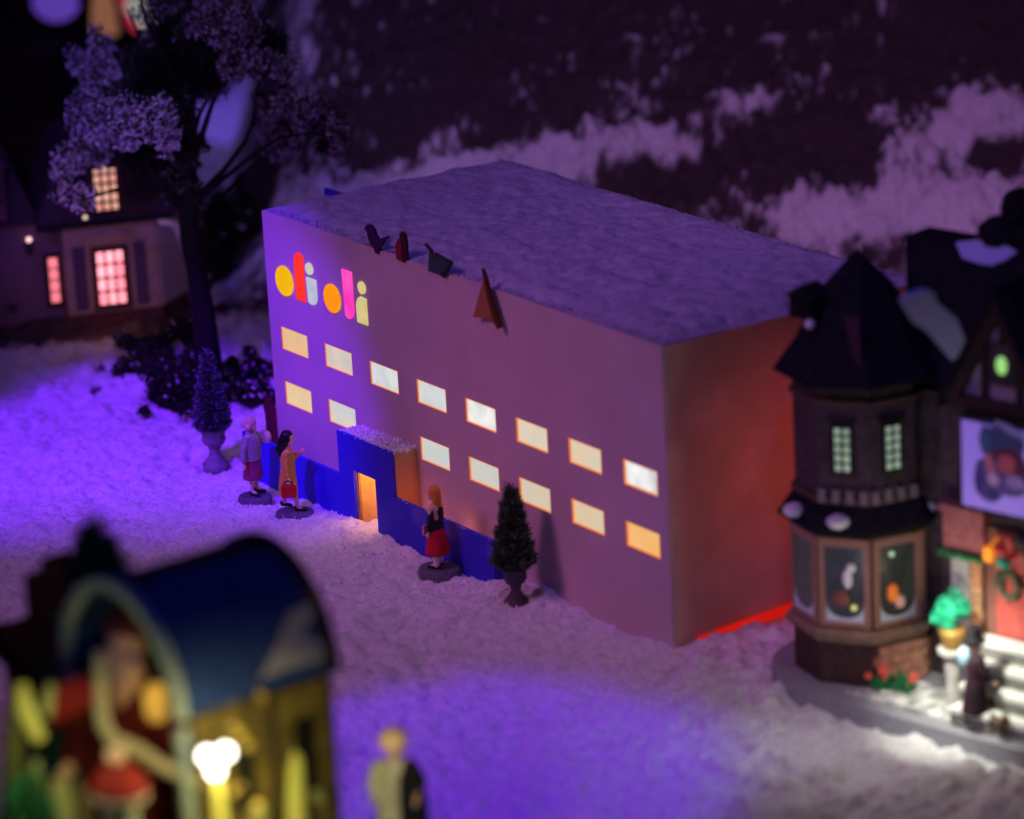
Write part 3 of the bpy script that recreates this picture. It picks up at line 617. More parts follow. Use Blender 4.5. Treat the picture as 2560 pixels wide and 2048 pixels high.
leafmass('foliage', [E_(380, 400, 45, 60, 0), E_(350, 330, 40, 40, 1), E_(420, 440, 30, 30, 0), E_(330, 130, 70, 60, 1), E_(290, 190, 60, 50, 0), E_(380, 210, 50, 60, 0), E_(400, 330, 40, 80, 0), E_(380, 60, 60, 60, 0)], 8000, .05, [m_dgreen, mat('dim_leaves_b', (.1, .08, .13), .9)], tree, .12)

# ------------------------------------------------------------------ cottage on the left
def dirv(deg): return Vector((math.cos(R_(deg)), math.sin(R_(deg)), 0))
HP = G(345, 700); HZ = .1
cot = empty('cottage', (HP.x, HP.y, 0), 'small cottage with pink lit paned windows behind the big tree', 'house', R_(68.8))
m_wallc = mat('cottage_plaster', (.26, .19, .19), .85, noise=.15, nscale=3); m_trim = mat('cottage_trim', (.30, .20, .14), .8); m_found = mat('cottage_brick', (.07, .025, .025), .85, noise=.3)
m_pl = mat('pale_plaster', (.42, .36, .42), .85)
u = 1 / 86.
# local: +x to the right along the front, -y to the viewer; origin at the front's right corner
MB().prism([(-2.15, 0, -.3), (0, 0, -.3), (.75, 1.1, -.3), (.4, 3.5, -.3), (-2.15, 3.5, -.3)], (0, 0, 3.2)).build('wall', m_wallc, cot)
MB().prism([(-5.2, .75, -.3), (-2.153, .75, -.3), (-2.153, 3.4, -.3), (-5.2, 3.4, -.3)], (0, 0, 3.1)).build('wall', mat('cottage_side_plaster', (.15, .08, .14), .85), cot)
MB().prism([(-2.2, -.05, -.3), (.02, -.05, -.3), (.8, 1.08, -.3), (.76, 1.12, -.3), (0, .0, -.3), (-2.2, .0, -.3)], (0, 0, .95)).build('foundation', m_found, cot)
MB().prism([(.03, .02, .66), (.78, 1.09, .66), (.76, 1.1, 2.55), (.05, .03, 2.55)], (.02, -.015, 0)).build('side_panel', m_pl, cot)
mb = MB()
def roofq(z0, z1, x0, x1, y0, y1, ins):
    mb.b.faces.ensure_lookup_table()
    a = [(x0, y0, z0), (x1, y0, z0), (x1, y1, z0), (x0, y1, z0)]; c = [(x0 + ins, y0 + ins, z1), (x1 - ins, y0 + ins, z1), (x1 - ins, y1 - ins, z1), (x0 + ins, y1 - ins, z1)]
    va = [mb.b.verts.new(p) for p in a]; vb = [mb.b.verts.new(p) for p in c]
    mb.b.faces.new(va[::-1]); mb.b.faces.new(vb)
    for i in range(4): mb.b.faces.new([va[i], va[(i + 1) % 4], vb[(i + 1) % 4], vb[i]])
roofq(2.9, 4.6, -2.75, .5, -.25, 3.7, .8); roofq(2.82, 5.2, -5.6, -2.6, .4, 3.9, .9)
mb.build('roof', mat('cottage_roof', (.035, .02, .04), .95, noise=.3), cot)
MB().prism([(-2.75, -.3, 2.78), (.35, -.3, 2.78), (.35, -.2, 2.78), (-2.75, -.2, 2.78)], (0, 0, .13)).build('gutter', m_black2, cot)
MB().tube([(.1, -.1, 2.72), (.45, .2, 2.55), (.62, .5, 2.2), (.72, .8, 1.6)], [.09, .1, .09, .05], 8).build('snow_drift', m_snow, cot, smooth=True)
def panewin(parent, cx, cz, w, h, nx_, nz_, y, frame_m, gm_, arch=False, label=None, bar=.055, shade=0):
    f = MB(); x0, x1, z0, z1 = cx - w / 2, cx + w / 2, cz - h / 2, cz + h / 2; pw = w / nx_; ph = h / nz_
    f.box(x0 - .08, x1 + .08, y - .02, y - .004, z0 - .08, z1 + .08)
    for k in range(nx_ + 1):
        t_ = .08 if k in (0, nx_) else bar; c = x0 + k * pw + (-.04 if k == 0 else .04 if k == nx_ else 0); f.box(c - t_ / 2 - (bar / 2 if k in (0, nx_) else 0), c + t_ / 2 + (bar / 2 if k in (0, nx_) else 0), y - .055, y - .02, z0 - .08, z1 + .08)
    for k in range(nz_ + 1):
        t_ = .08 + bar if k in (0, nz_) else bar; c = z0 + k * ph + (-.04 if k == 0 else .04 if k == nz_ else 0); f.box(x0 - .08, x1 + .08, y - .054, y - .02, c - t_ / 2, c + t_ / 2)
    if arch:
        for k in (0, nx_ - 1): f.box(x0 + k * pw, x0 + (k + 1) * pw, y - .053, y - .02, z1 - ph * .5, z1)
    wo = f.build('window', frame_m, parent)
    MB().box(x0 + .001, x1 - .001, y - .03, y - .021, z0 + .001, z1 - .001).build('pane', gm_, wo); return wo
g_pink = glow('window_pink', (1, .36, .42), 2.1, (.85, .14, .2), 1.5); g_peach = glow('window_peach', (.95, .48, .36), 1.0, (.8, .3, .22), 2)
m_wf = mat('window_frame_dark', (.05, .015, .02), .7)
MB().box(-1.65, -.70, -.06, -.03, .75, 2.5).build('window_surround', m_trim, cot)
panewin(cot, -1.12, 1.48, .66, 1.3, 3, 4, -.062, m_wf, g_pink)
for xx in (-1.82, -.42): MB().box(xx - .14, xx + .14, -.05, -.004, .75, 2.25, bev=.01).build('shutter', mat('shutter_violet', (.06, .035, .09), .8), cot)
panewin(cot, -2.36, 1.35, .24, 1.1, 1, 4, .748, m_wf, glow('window_rose', (.95, .2, .26), 1.3), bar=.035)
dm = MB(); dm.box(-1.5, -.66, -.12, 1.4, 2.9, 4.25); dm.prism([(-1.6, -.2, 4.25), (-.56, -.2, 4.25), (-1.08, -.2, 4.8)], (0, 1.4, 0)); dm.build('dormer', mat('dormer_dark', (.05, .025, .045), .9), cot)
panewin(cot, -1.08, 3.62, .56, 1.1, 3, 5, -.124, m_wf, g_peach, True)
lm = MB(); lm.box(-2.95, -2.8, .6, .74, 2.05, 2.35).build('wall_lamp', m_black, cot); MB().ball((-2.87, .55, 2.42), .06, 2).build('bulb', glow('bulb_rose', (1, .6, .55), 2.), lm and bpy.data.objects['wall_lamp'], smooth=True)
MB().ball((-1.62, -.32, 3.02), .05, 2).build('bulb', glow('bulb_cream', (1, .7, .5), 1.2), cot, smooth=True)
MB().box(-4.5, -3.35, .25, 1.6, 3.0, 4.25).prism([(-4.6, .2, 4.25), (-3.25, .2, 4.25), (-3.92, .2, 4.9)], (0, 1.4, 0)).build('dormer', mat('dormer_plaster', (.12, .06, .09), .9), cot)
panewin(cot, -3.85, 3.8, .66, .62, 2, 2, .246, m_wf, glow('window_red', (1, .22, .26), 1.3, (.8, .04, .1), 3), bar=.05)
# door bush by the cottage
o = leafmass('bush', [(onG(60, 690, .6), .5, .5, .8), (onG(25, 700, 1.3), .65, .55, 1.1)], 3000, .07, [m_moss, m_dgreen], None, .5); tag(o, 'dark round bush standing before the cottage wall under the wall lamp', 'bush')

# dark house farther behind
HP2 = G(60, 430); h2 = empty('house', (HP2.x, HP2.y, .5), 'tall unlit dark house behind the cottage with a faint pink window', 'house', R_(66))
MB().prism([(-5, 0, -1), (-.6, 0, -1), (-.6, 4, -1), (-5, 4, -1)], (0, 0, 5.2)).build('wall', mat('dark_plaster', (.03, .018, .035), .9, noise=.2), h2)
MB().prism([(-5.4, -.4, 4.2), (-.4, -.4, 4.2), (-2.6, -.4, 5.2)], (0, 5, 0)).build('roof', mat('dark_tiles', (.02, .012, .025), .95, noise=.3), h2)
MB().prism([(1.2, .2, -1), (2.4, .2, -1), (2.4, 2.4, -1), (1.2, 2.4, -1)], (0, 0, 4.4)).build('stair_tower', mat('dark_plaster_blue', (.025, .018, .05), .9), h2)
panewin(h2, -1.2, 2.9, .26, .6, 1, 2, -.002, m_wf, glow('window_faint', (.7, .25, .24), .8), bar=.04)

# far bright things at the top left corner
gA = W(118, 8, 112.); o = MB().ball((0, 0, 0), .62, 3, (1.3, 1.1, .9), .05).build('glass_ball', mat('violet_glass', (.35, .12, .7), .4, em=(.16, .07, .62), es=.55), smooth=True); o.location = gA; tag(o, 'big violet ball glowing at the top corner above the dark house', 'ball')
gB = W(218, 28, 110.); o = MB().lathe([(.42, -.65), (.40, -.4), (.36, .1), (.3, .5), (.12, .75)], n=18).build('lampshade', mat('tan_shade', (.5, .28, .18), .8, em=(.42, .17, .09), es=.5), smooth=True); o.location = gB; tag(o, 'tan lit lamp shade between the violet ball and the white figurine', 'lamp')
gC = W(288, 40, 104.); t = empty('figurine', gC, 'large white figurine with a red hood leaning behind the top of the frosted tree', 'figurine')
MB().cap((-.1, 0, .35), (.55, .4, -.55), .30, .26).cap((.5, .35, -.5), (.75, .5, -1.1), .22, .12).build('body', mat('figurine_white_glow', (.7, .7, .65), .7, em=(.5, .52, .44), es=.45), t, remesh=.05)  # light on the figurine and its hood put into their emission
MB().cap((-.45, -.1, .55), (-.2, 0, -.2), .2, .2).cap((-.2, 0, -.25), (.12, .1, -.4), .15, .14).build('hood', mat('figurine_red_glow', (.7, .04, .08), .7, em=(.6, .03, .07), es=.5), t, remesh=.05)

# ------------------------------------------------------------------ turreted shop on the right
PHI = 13.4; SB = G(1842, 1445, .3); SC = SB + FH * 1.3; SC.z = 0
shop = empty('turret_shop', SC, 'dark timbered shop with an octagonal turret, picture sign and red door', 'shop', R_(PHI))
ex = dirv(PHI); ey = dirv(PHI + 90)
def SL(px, py, ly):
    """local coords of the point seen at a pixel, on the local plane y=ly"""
    p = PL(px, py, SC + ey * ly, ey) - SC; return Vector((p.dot(ex), ly, p.z))
def zAt(py, px=1820, off=0):
    p = PL(px, py, SC - FH * off, FH); return p.z
m_dt = mat('turret_wood', (.065, .042, .05), .8, noise=.3, nscale=6, bump=.4); m_tim = mat('timber', (.10, .055, .04), .8, noise=.2); m_brk = mat('pink_brick', (.42, .16, .12), .85, col2=(.6, .30, .2), nscale=7, bump=.6, bscale=12)
m_plast = mat('beam_plaster', (.5, .36, .45), .85); m_dbrk = mat('dark_brick', (.06, .03, .03), .9, noise=.3, bump=.5)
# plinth
pl = MB(); pts = []
for k in range(28):
    a = 100 + k * 170 / 27.; pts.append((1.62 * math.cos(R_(a)), 1.62 * math.sin(R_(a)), -.25))
pts += [(1.4, -1.75, -.25), (6.5, -1.75, -.25), (6.5, 3, -.25), (0, 3, -.25)]
q = MB(); q.prism(pts, (0, 0, .5)); q.build('plinth', mat('plinth_grey', (.30, .30, .34), .8, noise=.1, bump=.4), shop)
# paving in front
q = MB(); q.prism([(.55, -1.35, .25), (6.4, -1.68, .25), (6.4, -.35, .25), (1.2, -.35, .25), (.9, -.95, .25)], (0, 0, .05)); q.build('snowy_paving', mat('snowy_paving', (.25, .25, .25), .85, col2=(.85, .85, .82), nscale=4.5, bump=1., bscale=8), shop)
def octo(r, z, rot=22.5, n=8): return [(r * math.cos(R_(rot + 360 * k / n)), r * math.sin(R_(rot + 360 * k / n)), z) for k in range(n)]
vd = math.degrees(math.atan2(-FH.y, -FH.x)) - PHI     # direction to the viewer in local frame
ROT = vd
def frus(mb, r0, z0, r1, z1, n=8, rot=ROT):
    a = [mb.b.verts.new(p) for p in octo(r0, z0, rot, n)]; b = [mb.b.verts.new(p) for p in octo(r1, z1, rot, n)]
    mb.b.faces.new(a[::-1]); mb.b.faces.new(b)
    for i in range(n): mb.b.faces.new([a[i], a[(i + 1) % n], b[(i + 1) % n], b[i]])
    return mb
zt = lambda py: zAt(py)
Zp = .25; z_sill = zAt(1318, 1820, 1.2); z_wtop = zAt(1150, 1820, 1.2); z_sk0 = zAt(1126, 1820, 1.3); z_sk1 = zAt(1060, 1820, 1.0); z_up = zAt(835, 1820, 1.1); z_ev = zAt(815, 1820, 1.3); z_ap = zAt(525, 1825, 0)
frus(MB(), 1.22, Zp, 1.22, z_sill - .3).build('base_wall', m_dbrk, shop)
q = MB(); frus(q, 1.26, z_sill - .34, 1.38, z_sill - .18); frus(q, 1.38, z_sill - .178, 1.28, z_sill - .1); q.build('window_ledge', mat('ledge_brown', (.3, .19, .13), .7, noise=.2), shop)
frus(MB(), 1.2, z_sill - .1, 1.2, z_wtop + .14).build('bay_wall', mat('bay_brown', (.085, .045, .04), .8, noise=.2), shop)
q = MB(); frus(q, 1.42, z_sk0, 1.44, z_sk0 + .06); frus(q, 1.44, z_sk0 + .061, 1.16, z_sk1); q.build('skirt_roof', m_black2, shop)
frus(MB(), 1.13, z_sk1 - .1, 1.13, z_up + .1).build('turret_wall', m_dt, shop)
q = MB(); frus(q, 1.2, z_sk1 + .0, 1.2, z_sk1 + .1); q.build('trim_band', m_tim, shop); q = MB(); frus(q, 1.2, z_up - .18, 1.2, z_up - .1); q.build('trim_band', m_tim, shop)
q = MB(); frus(q, 1.25, z_ev - .1, 1.46, z_ev); frus(q, 1.46, z_ev + .001, 1.05, z_ev + .55); frus(q, 1.05, z_ev + .551, .62, z_ev + 1.35); frus(q, .62, z_ev + 1.351, .03, z_ap); q.build('spire', m_black2, shop)
# turret faces: bay windows, small windows, brackets
def facemat(k, r, z):
    """matrix for octagon face centred at angle"""
    a = R_(ROT + 22.5 + 45 * k); return Matrix.Translation(Vector((r * math.cos(a), r * math.sin(a), z))) @ Euler((0, 0, a + math.pi / 2)).to_matrix().to_4x4()
ap8 = math.cos(R_(22.5)); hw = 1.2 * math.sin(R_(22.5))
zc = (z_sill + z_wtop) / 2; hh = (z_wtop - z_sill) / 2
faces = sorted(range(8), key=lambda k: abs((ROT + 22.5 + 45 * k - vd + 180) % 360 - 180))[:4]
m_glass = mat('shop_glass', (.03, .035, .03), .15, spec=.5, em=(.05, .055, .045), es=.25, noise=.5, nscale=3)
m_ledge = mat('snowy_sill', (.62, .64, .72), .9)
for k in faces:
    F4 = facemat(k, 1.2 * ap8, zc); rel = ((ROT + 22.5 + 45 * k - vd + 180) % 360 - 180)
    w = MB(); w.box(-hw + .02, -hw + .12, -.06, .0, -hh - .05, hh + .1, F4).box(hw - .12, hw - .02, -.06, .0, -hh - .05, hh + .1, F4).box(-hw + .12, hw - .12, -.055, .0, hh - .05, hh + .1, F4).box(-hw + .12, hw - .12, -.055, .0, -hh - .05, -hh + .03, F4)
    wo = w.build('bay_window', mat('bay_frame', (.36, .18, .13), .6, noise=.1), shop)
    MB().box(-hw + .125, hw - .125, -.03, -.004, -hh + .04, hh - .06, F4).build('pane', m_glass, wo)
    # curved snow in the pane corners
    pts = [(-hw + .13, -hh + .04), (hw - .13, -hh + .04), (hw - .13, -hh + .4)] + [(.23 * math.cos(R_(a)) * (hw - .13) / .23, -hh + .36 + .26 * math.sin(R_(a))) for a in range(0, -181, -15)] + [(-hw + .13, -hh + .4)]
    q = MB(); q.prism([F4 @ Vector((x, -.033, z)) for x, z in pts], (F4.to_3x3() @ Vector((0, -.02, 0)))); q.build('corner_snow', m_ledge, wo)
    if abs(rel) < 60:
        c = random.choice
        if rel > -5 and abs(rel) < 30 or 1:
            if 0 < rel < 40:
                q = MB(); q.ball(F4 @ Vector((-.1, -.05, -.18)), .12, 2, (.8, .8, 1.4), .1); q.build('toy', mat('orange_toy', (.85, .22, .03), .6, em=(.8, .18, .02), es=.35), wo, smooth=True)
                q = MB(); q.ball(F4 @ Vector((.03, -.055, -.35)), .1, 2, (1, .8, 1.3), .1); q.build('toy', mat('pale_toy', (.8, .45, .38), .7, em=(.4, .2, .16), es=.3), wo, smooth=True)
                MB().ball(F4 @ Vector((-.1, -.05, hh - .2)), .045, 2).build('bulb', glow('bulb_green', (.5, .85, .5), .9), wo, smooth=True)
            else:
                q = MB(); q.ball(F4 @ Vector((.05, -.04, .1)), .1, 2, (1, .6, 1.6), .15).ball(F4 @ Vector((.12, -.04, .3)), .08, 2); q.build('toy', mat('white_toy', (.75, .7, .7), .7, em=(.2, .18, .18), es=.5), wo, smooth=True)
                q = MB(); q.ball(F4 @ Vector((-.08, -.04, -.25)), .14, 2, (1.3, .6, 1.1), .15); q.build('toy', mat('brown_toy', (.3, .12, .08), .7), wo, smooth=True)
                MB().ball(F4 @ Vector((.16, -.06, -.40)), .05, 2).build('bulb', glow('bulb_yellow', (.8, .75, .2), 1.), wo, smooth=True)
    zc2 = (z_sk1 + z_up) / 2
    F5 = facemat(k, 1.13 * ap8 + .004, zc2)
    if abs(rel) < 62:
        w = MB(); w.box(-.19, .19, -.03, 0, -.42, .48, F5).box(-.25, .25, -.045, 0, .5, .56, F5); wo = w.build('window', mat('narrow_frame', (.018, .012, .014), .7), shop)
        w = MB()
        for c in (-.15, 0, .15): w.box(c - .022, c + .022, -.06, -.03, -.38, .46, F5)
        for c in range(6): w.box(-.17, .17, -.059, -.03, -.38 + c * .16 - .02, -.38 + c * .16 + .02, F5)
        w.box(-.17, .17, -.058, -.03, .38, .46, F5); w.build('glazing_bars', mat('narrow_frame', (.018, .012, .014), .7), wo)
        MB().box(-.14, .14, -.045, -.031, -.38, .44, F5).build('pane', glow('pane_mint', (.40, .52, .38), .8, (.26, .35, .28), 3), wo)
        q = MB()
        for i in range(4): q.box(-.42 + i * .24, -.30 + i * .24, -.1, 0, -zc2 + z_sk1 - .02 - .25 + .3, -zc2 + z_sk1 + .25, F5)
        q.build('brackets', mat('bracket_mauve', (.22, .17, .19), .8), shop)
    F6 = facemat(k, 1.32, z_sk0 + .2)
    if -80 < rel < -10 or 30 < rel < 80:
        s_ = MB(); s_.ball(F6 @ Vector((-.05, .05, 0)), .2, 2, (1, 1, .6), .05); s_.build('snow_clump', m_snow, shop, smooth=True)
# spire dormer
vdv = Vector((math.cos(R_(vd)), math.sin(R_(vd)), 0)); sdv = Vector((-vdv.y, vdv.x, 0)) 
dl = Matrix.Translation(vdv * .35 - sdv * 0 + Vector((0, 0, 0)))
leftv = -(Vector((RH.dot(ex), RH.dot(ey), 0)))
c0 = leftv * .85 + vdv * .2
q = MB(); q.box(-.22, .22, -.22, .22, z_ev + .95, z_ev + 1.32, Matrix.Translation(c0)); q.prism([c0 + Vector((-.3, -.28, z_ev + 1.32)), c0 + Vector((.3, -.28, z_ev + 1.32)), c0 + Vector((0, -.28, z_ev + 1.5))], (0, .56, 0)); q.tube([c0 + Vector((0, 0, z_ev + 1.)), c0 * .4 + Vector((0, 0, z_ev + .9))], .2, 8); q.build('dormer', m_black2, shop)
MB().ball(c0 + vdv * .3 + Vector((0, 0, z_ev + .88)), .09, 2).build('snow_clump', m_snow, shop, smooth=True)
c1 = vdv * .85 + leftv * .25
MB().prism([c1 + Vector((-.3, 0, z_ev + .3)) , c1 + Vector((.28, -.08, z_ev + .3)), c1 * .75 + Vector((.2, -.05, z_ev + 1.05)), c1 * .75 + Vector((-.2, 0, z_ev + 1.05))], tuple(vdv * .12)).build('dormer_face', mat('dormer_plum', (.05, .02, .04), .9), shop)
# main block
FY = -.35
wl = SL(1985, 1200, FY); xL = wl.x
z_g0 = SL(2040, 880, FY).z
pk = SL(2112, 640, FY); zr = pk.z
MB().box(xL, xL + 4.5, FY, 3, Zp, z_g0 + .2).box(.3, xL - .003, .25, 2.6, Zp, z_g0 + .1).build('wall', m_dt, shop)
gl = SL(1990, 845, FY - .25); gw_ = pk.x - gl.x
q = MB(); q.prism([(pk.x - gw_ * .96, FY + .002, gl.z), (pk.x + gw_ * .96, FY + .002, gl.z), (pk.x, FY + .002, zr)], (0, 3, 0)); q.build('gable', m_plast, shop)
def beam(mb, p, q_, w, y, t=.06):
    p, q_ = Vector((p[0], 0, p[1])), Vector((q_[0], 0, q_[1])); d = (q_ - p).normalized(); n = Vector((-d.z, 0, d.x)) * w / 2
    mb.prism([(v.x, y, v.z) for v in (p - n, q_ - n, q_ + n, p + n)], (0, -t, 0))
q = MB(); g0 = (pk.x - gw_, gl.z); g1 = (pk.x + gw_, gl.z); g2 = (pk.x, zr + .1)
beam(q, g0, g2, .26, FY - .001, .2); beam(q, g1, g2, .26, FY - .0015, .2); beam(q, (g0[0], g0[1] + .0), (g1[0], g1[1]), .22, FY - .002, .15)
wv = SL(2113, 768, FY); beam(q, (wv.x - .34, gl.z), (wv.x - .34, wv.z + .5), .12, FY - .003, .08); beam(q, (wv.x + .34, gl.z), (wv.x + .34, wv.z + .5), .12, FY - .003, .08); beam(q, (wv.x, wv.z + .35), (wv.x, zr), .1, FY - .0035, .08)
q.build('gable_timbers', mat('gable_timber', (.04, .02, .018), .85), shop)
q = MB(); q.box(wv.x - .24, wv.x + .24, FY - .05, FY - .004, wv.z - .34, wv.z + .36); wo = q.build('attic_window', m_dt, shop)
q = MB(); q.prism([(wv.x + .10 * math.cos(R_(a)), FY - .052, wv.z + .15 * math.sin(R_(a))) for a in range(0, 360, 20)], (0, -.02, 0)); q.build('pane', glow('pane_green', (.35, .75, .22), 1.), wo)
# main roof: two slopes behind the gable and ridge
pr0 = SL(1905, 497, 1.2); pr1 = SL(2030, 520, 1.2); e0 = SL(1868, 600, FY - .1)
q = MB(); a = [(e0.x - .1, FY + .6, z_g0 + .2), (xL + 4.6, FY + .6, z_g0 + .2), (xL + 4.6, 3.1, z_g0 + .2), (e0.x - .1, 3.1, z_g0 + .2)]
rz = pr0.z; c = [(pr0.x, 1.2, rz), (xL + 4.6, 1.2, rz), (xL + 4.6, 1.9, rz), (pr0.x, 1.9, rz)]
va = [q.b.verts.new(p) for p in a]; vb = [q.b.verts.new(p) for p in c]; q.b.faces.new(va[::-1]); q.b.faces.new(vb)
for i in range(4): q.b.faces.new([va[i], va[(i + 1) % 4], vb[(i + 1) % 4], vb[i]])
# gable roof planes
th = .14
for sgn, gg in ((-1, g0), (1, g1)):
    q.prism([(gg[0] + sgn * .12, FY - .32, gg[1] - .12), (pk.x, FY - .32, zr + .18), (pk.x, 2.2, zr + .18), (gg[0] + sgn * .12, 2.2, gg[1] - .12)], (0, 0, th))
q.build('roof', m_black2, shop)
# snow patches on the roofs
def snowpatch(pix, ly_fn, name='snow_patch', m=None):
    pts = [ly_fn(x, y) for x, y in pix]; n = (pts[1] - pts[0]).cross(pts[2] - pts[0]).normalized()
    if n.z < 0: n = -n
    q = MB(); q.prism(pts, n * .05); return q.build(name, m or m_snowb, shop)
m_snowb = mat('roof_snow_blue', (.5, .5, 1.), .9, em=(.05, .055, .3), es=.0)
# plane of left gable slope: points g0,g2 extruded in y
nrm = Vector((-(g2[1] - g0[1]), 0, (g2[0] - g0[0]))).normalized(); o0 = Vector((g0[0] - .12, FY, g0[1] - .12 + th)) ; 
slo = Vector((g2[0] - g0[0] + .12, 0, zr + .18 - g0[1] + .12)).normalized(); nrm = Vector((-slo.z, 0, slo.x))
Mw = Matrix(((ex.x, ey.x, 0), (ex.y, ey.y, 0), (0, 0, 1)))
def onslope(px, py):
    p = PL(px, py, SC + Mw @ (o0 + nrm * .01), Mw @ nrm) - SC; return Vector((p.dot(ex), p.dot(ey), p.z))
snowpatch([(1897, 632), (1925, 618), (1948, 612), (1966, 618), (1975, 640), (1998, 658), (2015, 672), (2035, 722), (2030, 740), (2005, 760), (1985, 735), (1960, 705), (1925, 680)], onslope)
nrm2 = Vector((0, -(rz - z_g0 - .2), 1.2 - FY - .6)).normalized(); o2 = Vector((xL, 1.2, rz))
def onmain(px, py):
    p = PL(px, py, SC + Mw @ (o2 + nrm2 * .01), Mw @ nrm2) - SC; return Vector((p.dot(ex), p.dot(ey), p.z))
snowpatch([(2015, 512), (2060, 506), (2110, 514), (2145, 530), (2120, 548), (2090, 560), (2060, 555), (2030, 545)], onmain)
ch = SL(2135, 470, 1.5); q = MB(); q.box(ch.x - .35, ch.x + .6, 1.3, 2.0, rz - .5, SL(2135, 470, 1.5).z + .0); q.ball((ch.x + .05, 1.6, SL(2135, 440, 1.5).z), .33, 2, (1, 1, 1.1), .06); q.ball((ch.x - .2, 1.5, ch.z - .2), .4, 2, (1.2, 1, .8), .06); q.build('chimney', m_black2, shop)
# picture sign
s0, s1, s2, s3 = SL(2037, 885, FY - .25), SL(2200, 925, FY - .25), SL(2200, 1104, FY - .25), SL(2027, 1062, FY - .25)
q = MB(); q.prism([s0 + Vector((-.12, .01, .12)), Vector((s1.x, FY - .24, s0.z + .12)), Vector((s1.x, FY - .24, s3.z - .12)), s3 + Vector((-.12, .01, -.12))], (0, .12, 0)); q.tube([(s0.x + .3, FY - .15, s0.z), (s0.x + .3, FY + .02, s0.z)], .05); sign = q.build('sign', mat('sign_frame', (.008, .007, .01), .6), shop)
def pm(c, e=.0): return mat('poster_paint', c, .7, noise=.12, nscale=2)
zt_, zb_ = s0.z, s3.z; yv = FY - .245
MB().box(s3.x, s1.x + .1, yv - .01, yv, zb_, zt_).build('poster', mat('poster_lilac_glow', (.34, .24, .62), .7, em=(.14, .085, .42), es=.8), sign)  # violet light on the poster put into its emission
def blob(px, py, rx, ry, m, dy, rot=0):
    c = SL(px, py, yv); q = MB(); pts = []
    for a in range(0, 360, 20):
        x = rx * .0105 * math.cos(R_(a)) * (1 + random.uniform(-.1, .1)); z = ry * .0085 * math.sin(R_(a)); pts.append((c.x + x * math.cos(rot) - z * math.sin(rot), yv - dy - .006, c.z + x * math.sin(rot) + z * math.cos(rot)))
    q.prism(pts, (0, -.003, 0)); q.build('poster_figure', m, sign)
blob(2110, 935, 42, 34, pm((.06, .09, .22)), .004); blob(2125, 990, 40, 45, pm((.14, .03, .09)), .008); blob(2085, 1010, 30, 45, pm((.10, .08, .3)), .012); blob(2120, 978, 17, 20, pm((.62, .12, .16)), .016)
blob(2087, 985, 9, 32, pm((.6, .2, .28)), .016, .25); blob(2093, 1008, 11, 13, pm((.6, .4, .7)), .02); blob(2140, 1015, 18, 14, pm((.42, .3, .72)), .02); blob(2125, 1028, 30, 16, pm((.15, .1, .35)), .018)
blob(2062, 1012, 6, 22, pm((.05, .04, .25)), .02); blob(2095, 1040, 12, 5, pm((.04, .04, .2)), .022); blob(2130, 905, 30, 8, pm((.3, .3, .6)), .016, -.3); blob(2075, 925, 10, 30, pm((.08, .14, .3)), .018)
# entrance: pillar, lintel, door, steps
d0 = SL(2078, 1130, FY - .1); dB = SL(2078, 1330, FY - .1)
zdoor0 = SL(2130, 1342, FY - .08).z; zdt = SL(2090, 1150, FY - .08).z
def bricks(mb, x0, x1, z0, z1, y, t, cols, rows, gap=.015, var=.01):
    h = (z1 - z0) / rows; w = (x1 - x0) / cols
    for r in range(rows):
        off = (r % 2) * w * .5
        for c in range(-1, cols + 1):
            a = max(x0, x0 + c * w + off + gap / 2); b_ = min(x1, x0 + (c + 1) * w + off - gap / 2)
            if b_ - a > .02: mb.box(a, b_, y - t - random.uniform(0, var), y, z0 + r * h + gap / 2, z0 + (r + 1) * h - gap / 2)
    return mb
p0 = SL(2003, 1180, FY - .12); p1 = SL(2040, 1180, FY - .12); p2 = SL(2066, 1180, FY - .12)
zp1 = SL(2030, 1172, FY - .12).z
MB().box(p0.x - .02, p2.x + .02, FY - .08, FY - .001, Zp, zp1).build('pillar_core', m_tim, shop)
bricks(MB(), p0.x, p1.x, Zp + .1, zp1, FY - .082, .05, 1, 7).build('stone_blocks', mat('pale_stone', (.55, .55, .52), .8, noise=.12, bump=.4), shop)
bricks(MB(), p1.x + .02, p2.x, Zp + .1, zp1, FY - .082, .05, 2, 16).build('brick_pillar', mat('orange_brick', (.62, .25, .12), .85, col2=(.75, .45, .25), nscale=9), shop)
zl = SL(2030, 1085, FY - .12).z
MB().box(p0.x - .1, p2.x + .1, FY - .2, FY - .002, zp1 + .12, zl + .05).box(p0.x - .15, p2.x + .15, FY - .26, FY - .003, zl + .052, zl + .16).build('lintel', mat('pink_wood', (.42, .14, .13), .7, noise=.2, bump=.3), shop)
q = MB(); 
for k in range(9): q.ball((p0.x - .12 + k * (p2.x - p0.x + .2) / 8, FY - .28, zp1 + .06 + .02 * math.sin(k * 2)), .075, 1, (1.2, .8, .9), .2)
q.build('garland', mat('garland_green', (.03, .22, .07), .8, noise=.3), shop)
dx1 = p2.x + 2.
MB().box(p2.x + .04, dx1, FY - .05, FY - .004, Zp + .5, zdt + .3).build('door_frame', mat('door_frame', (.25, .1, .08), .7), shop)
dr = MB(); nbd = 9
for k in range(nbd): dr.box(p2.x + .28 + k * .15, p2.x + .28 + k * .15 + .142, FY - .09, FY - .052, zdoor0, zdt + .25)
dr.box(p2.x + .28, p2.x + 1.6, FY - .12, FY - .09, zdoor0 + .42, zdoor0 + .52).box(p2.x + .28, p2.x + 1.6, FY - .12, FY - .09, zdoor0 + 1.15, zdoor0 + 1.25)
door = dr.build('door', mat('door_red', (.55, .10, .085), .6, noise=.1, bump=.2), shop)
wr = SL(2125, 1235, FY - .14)
q = MB(); 
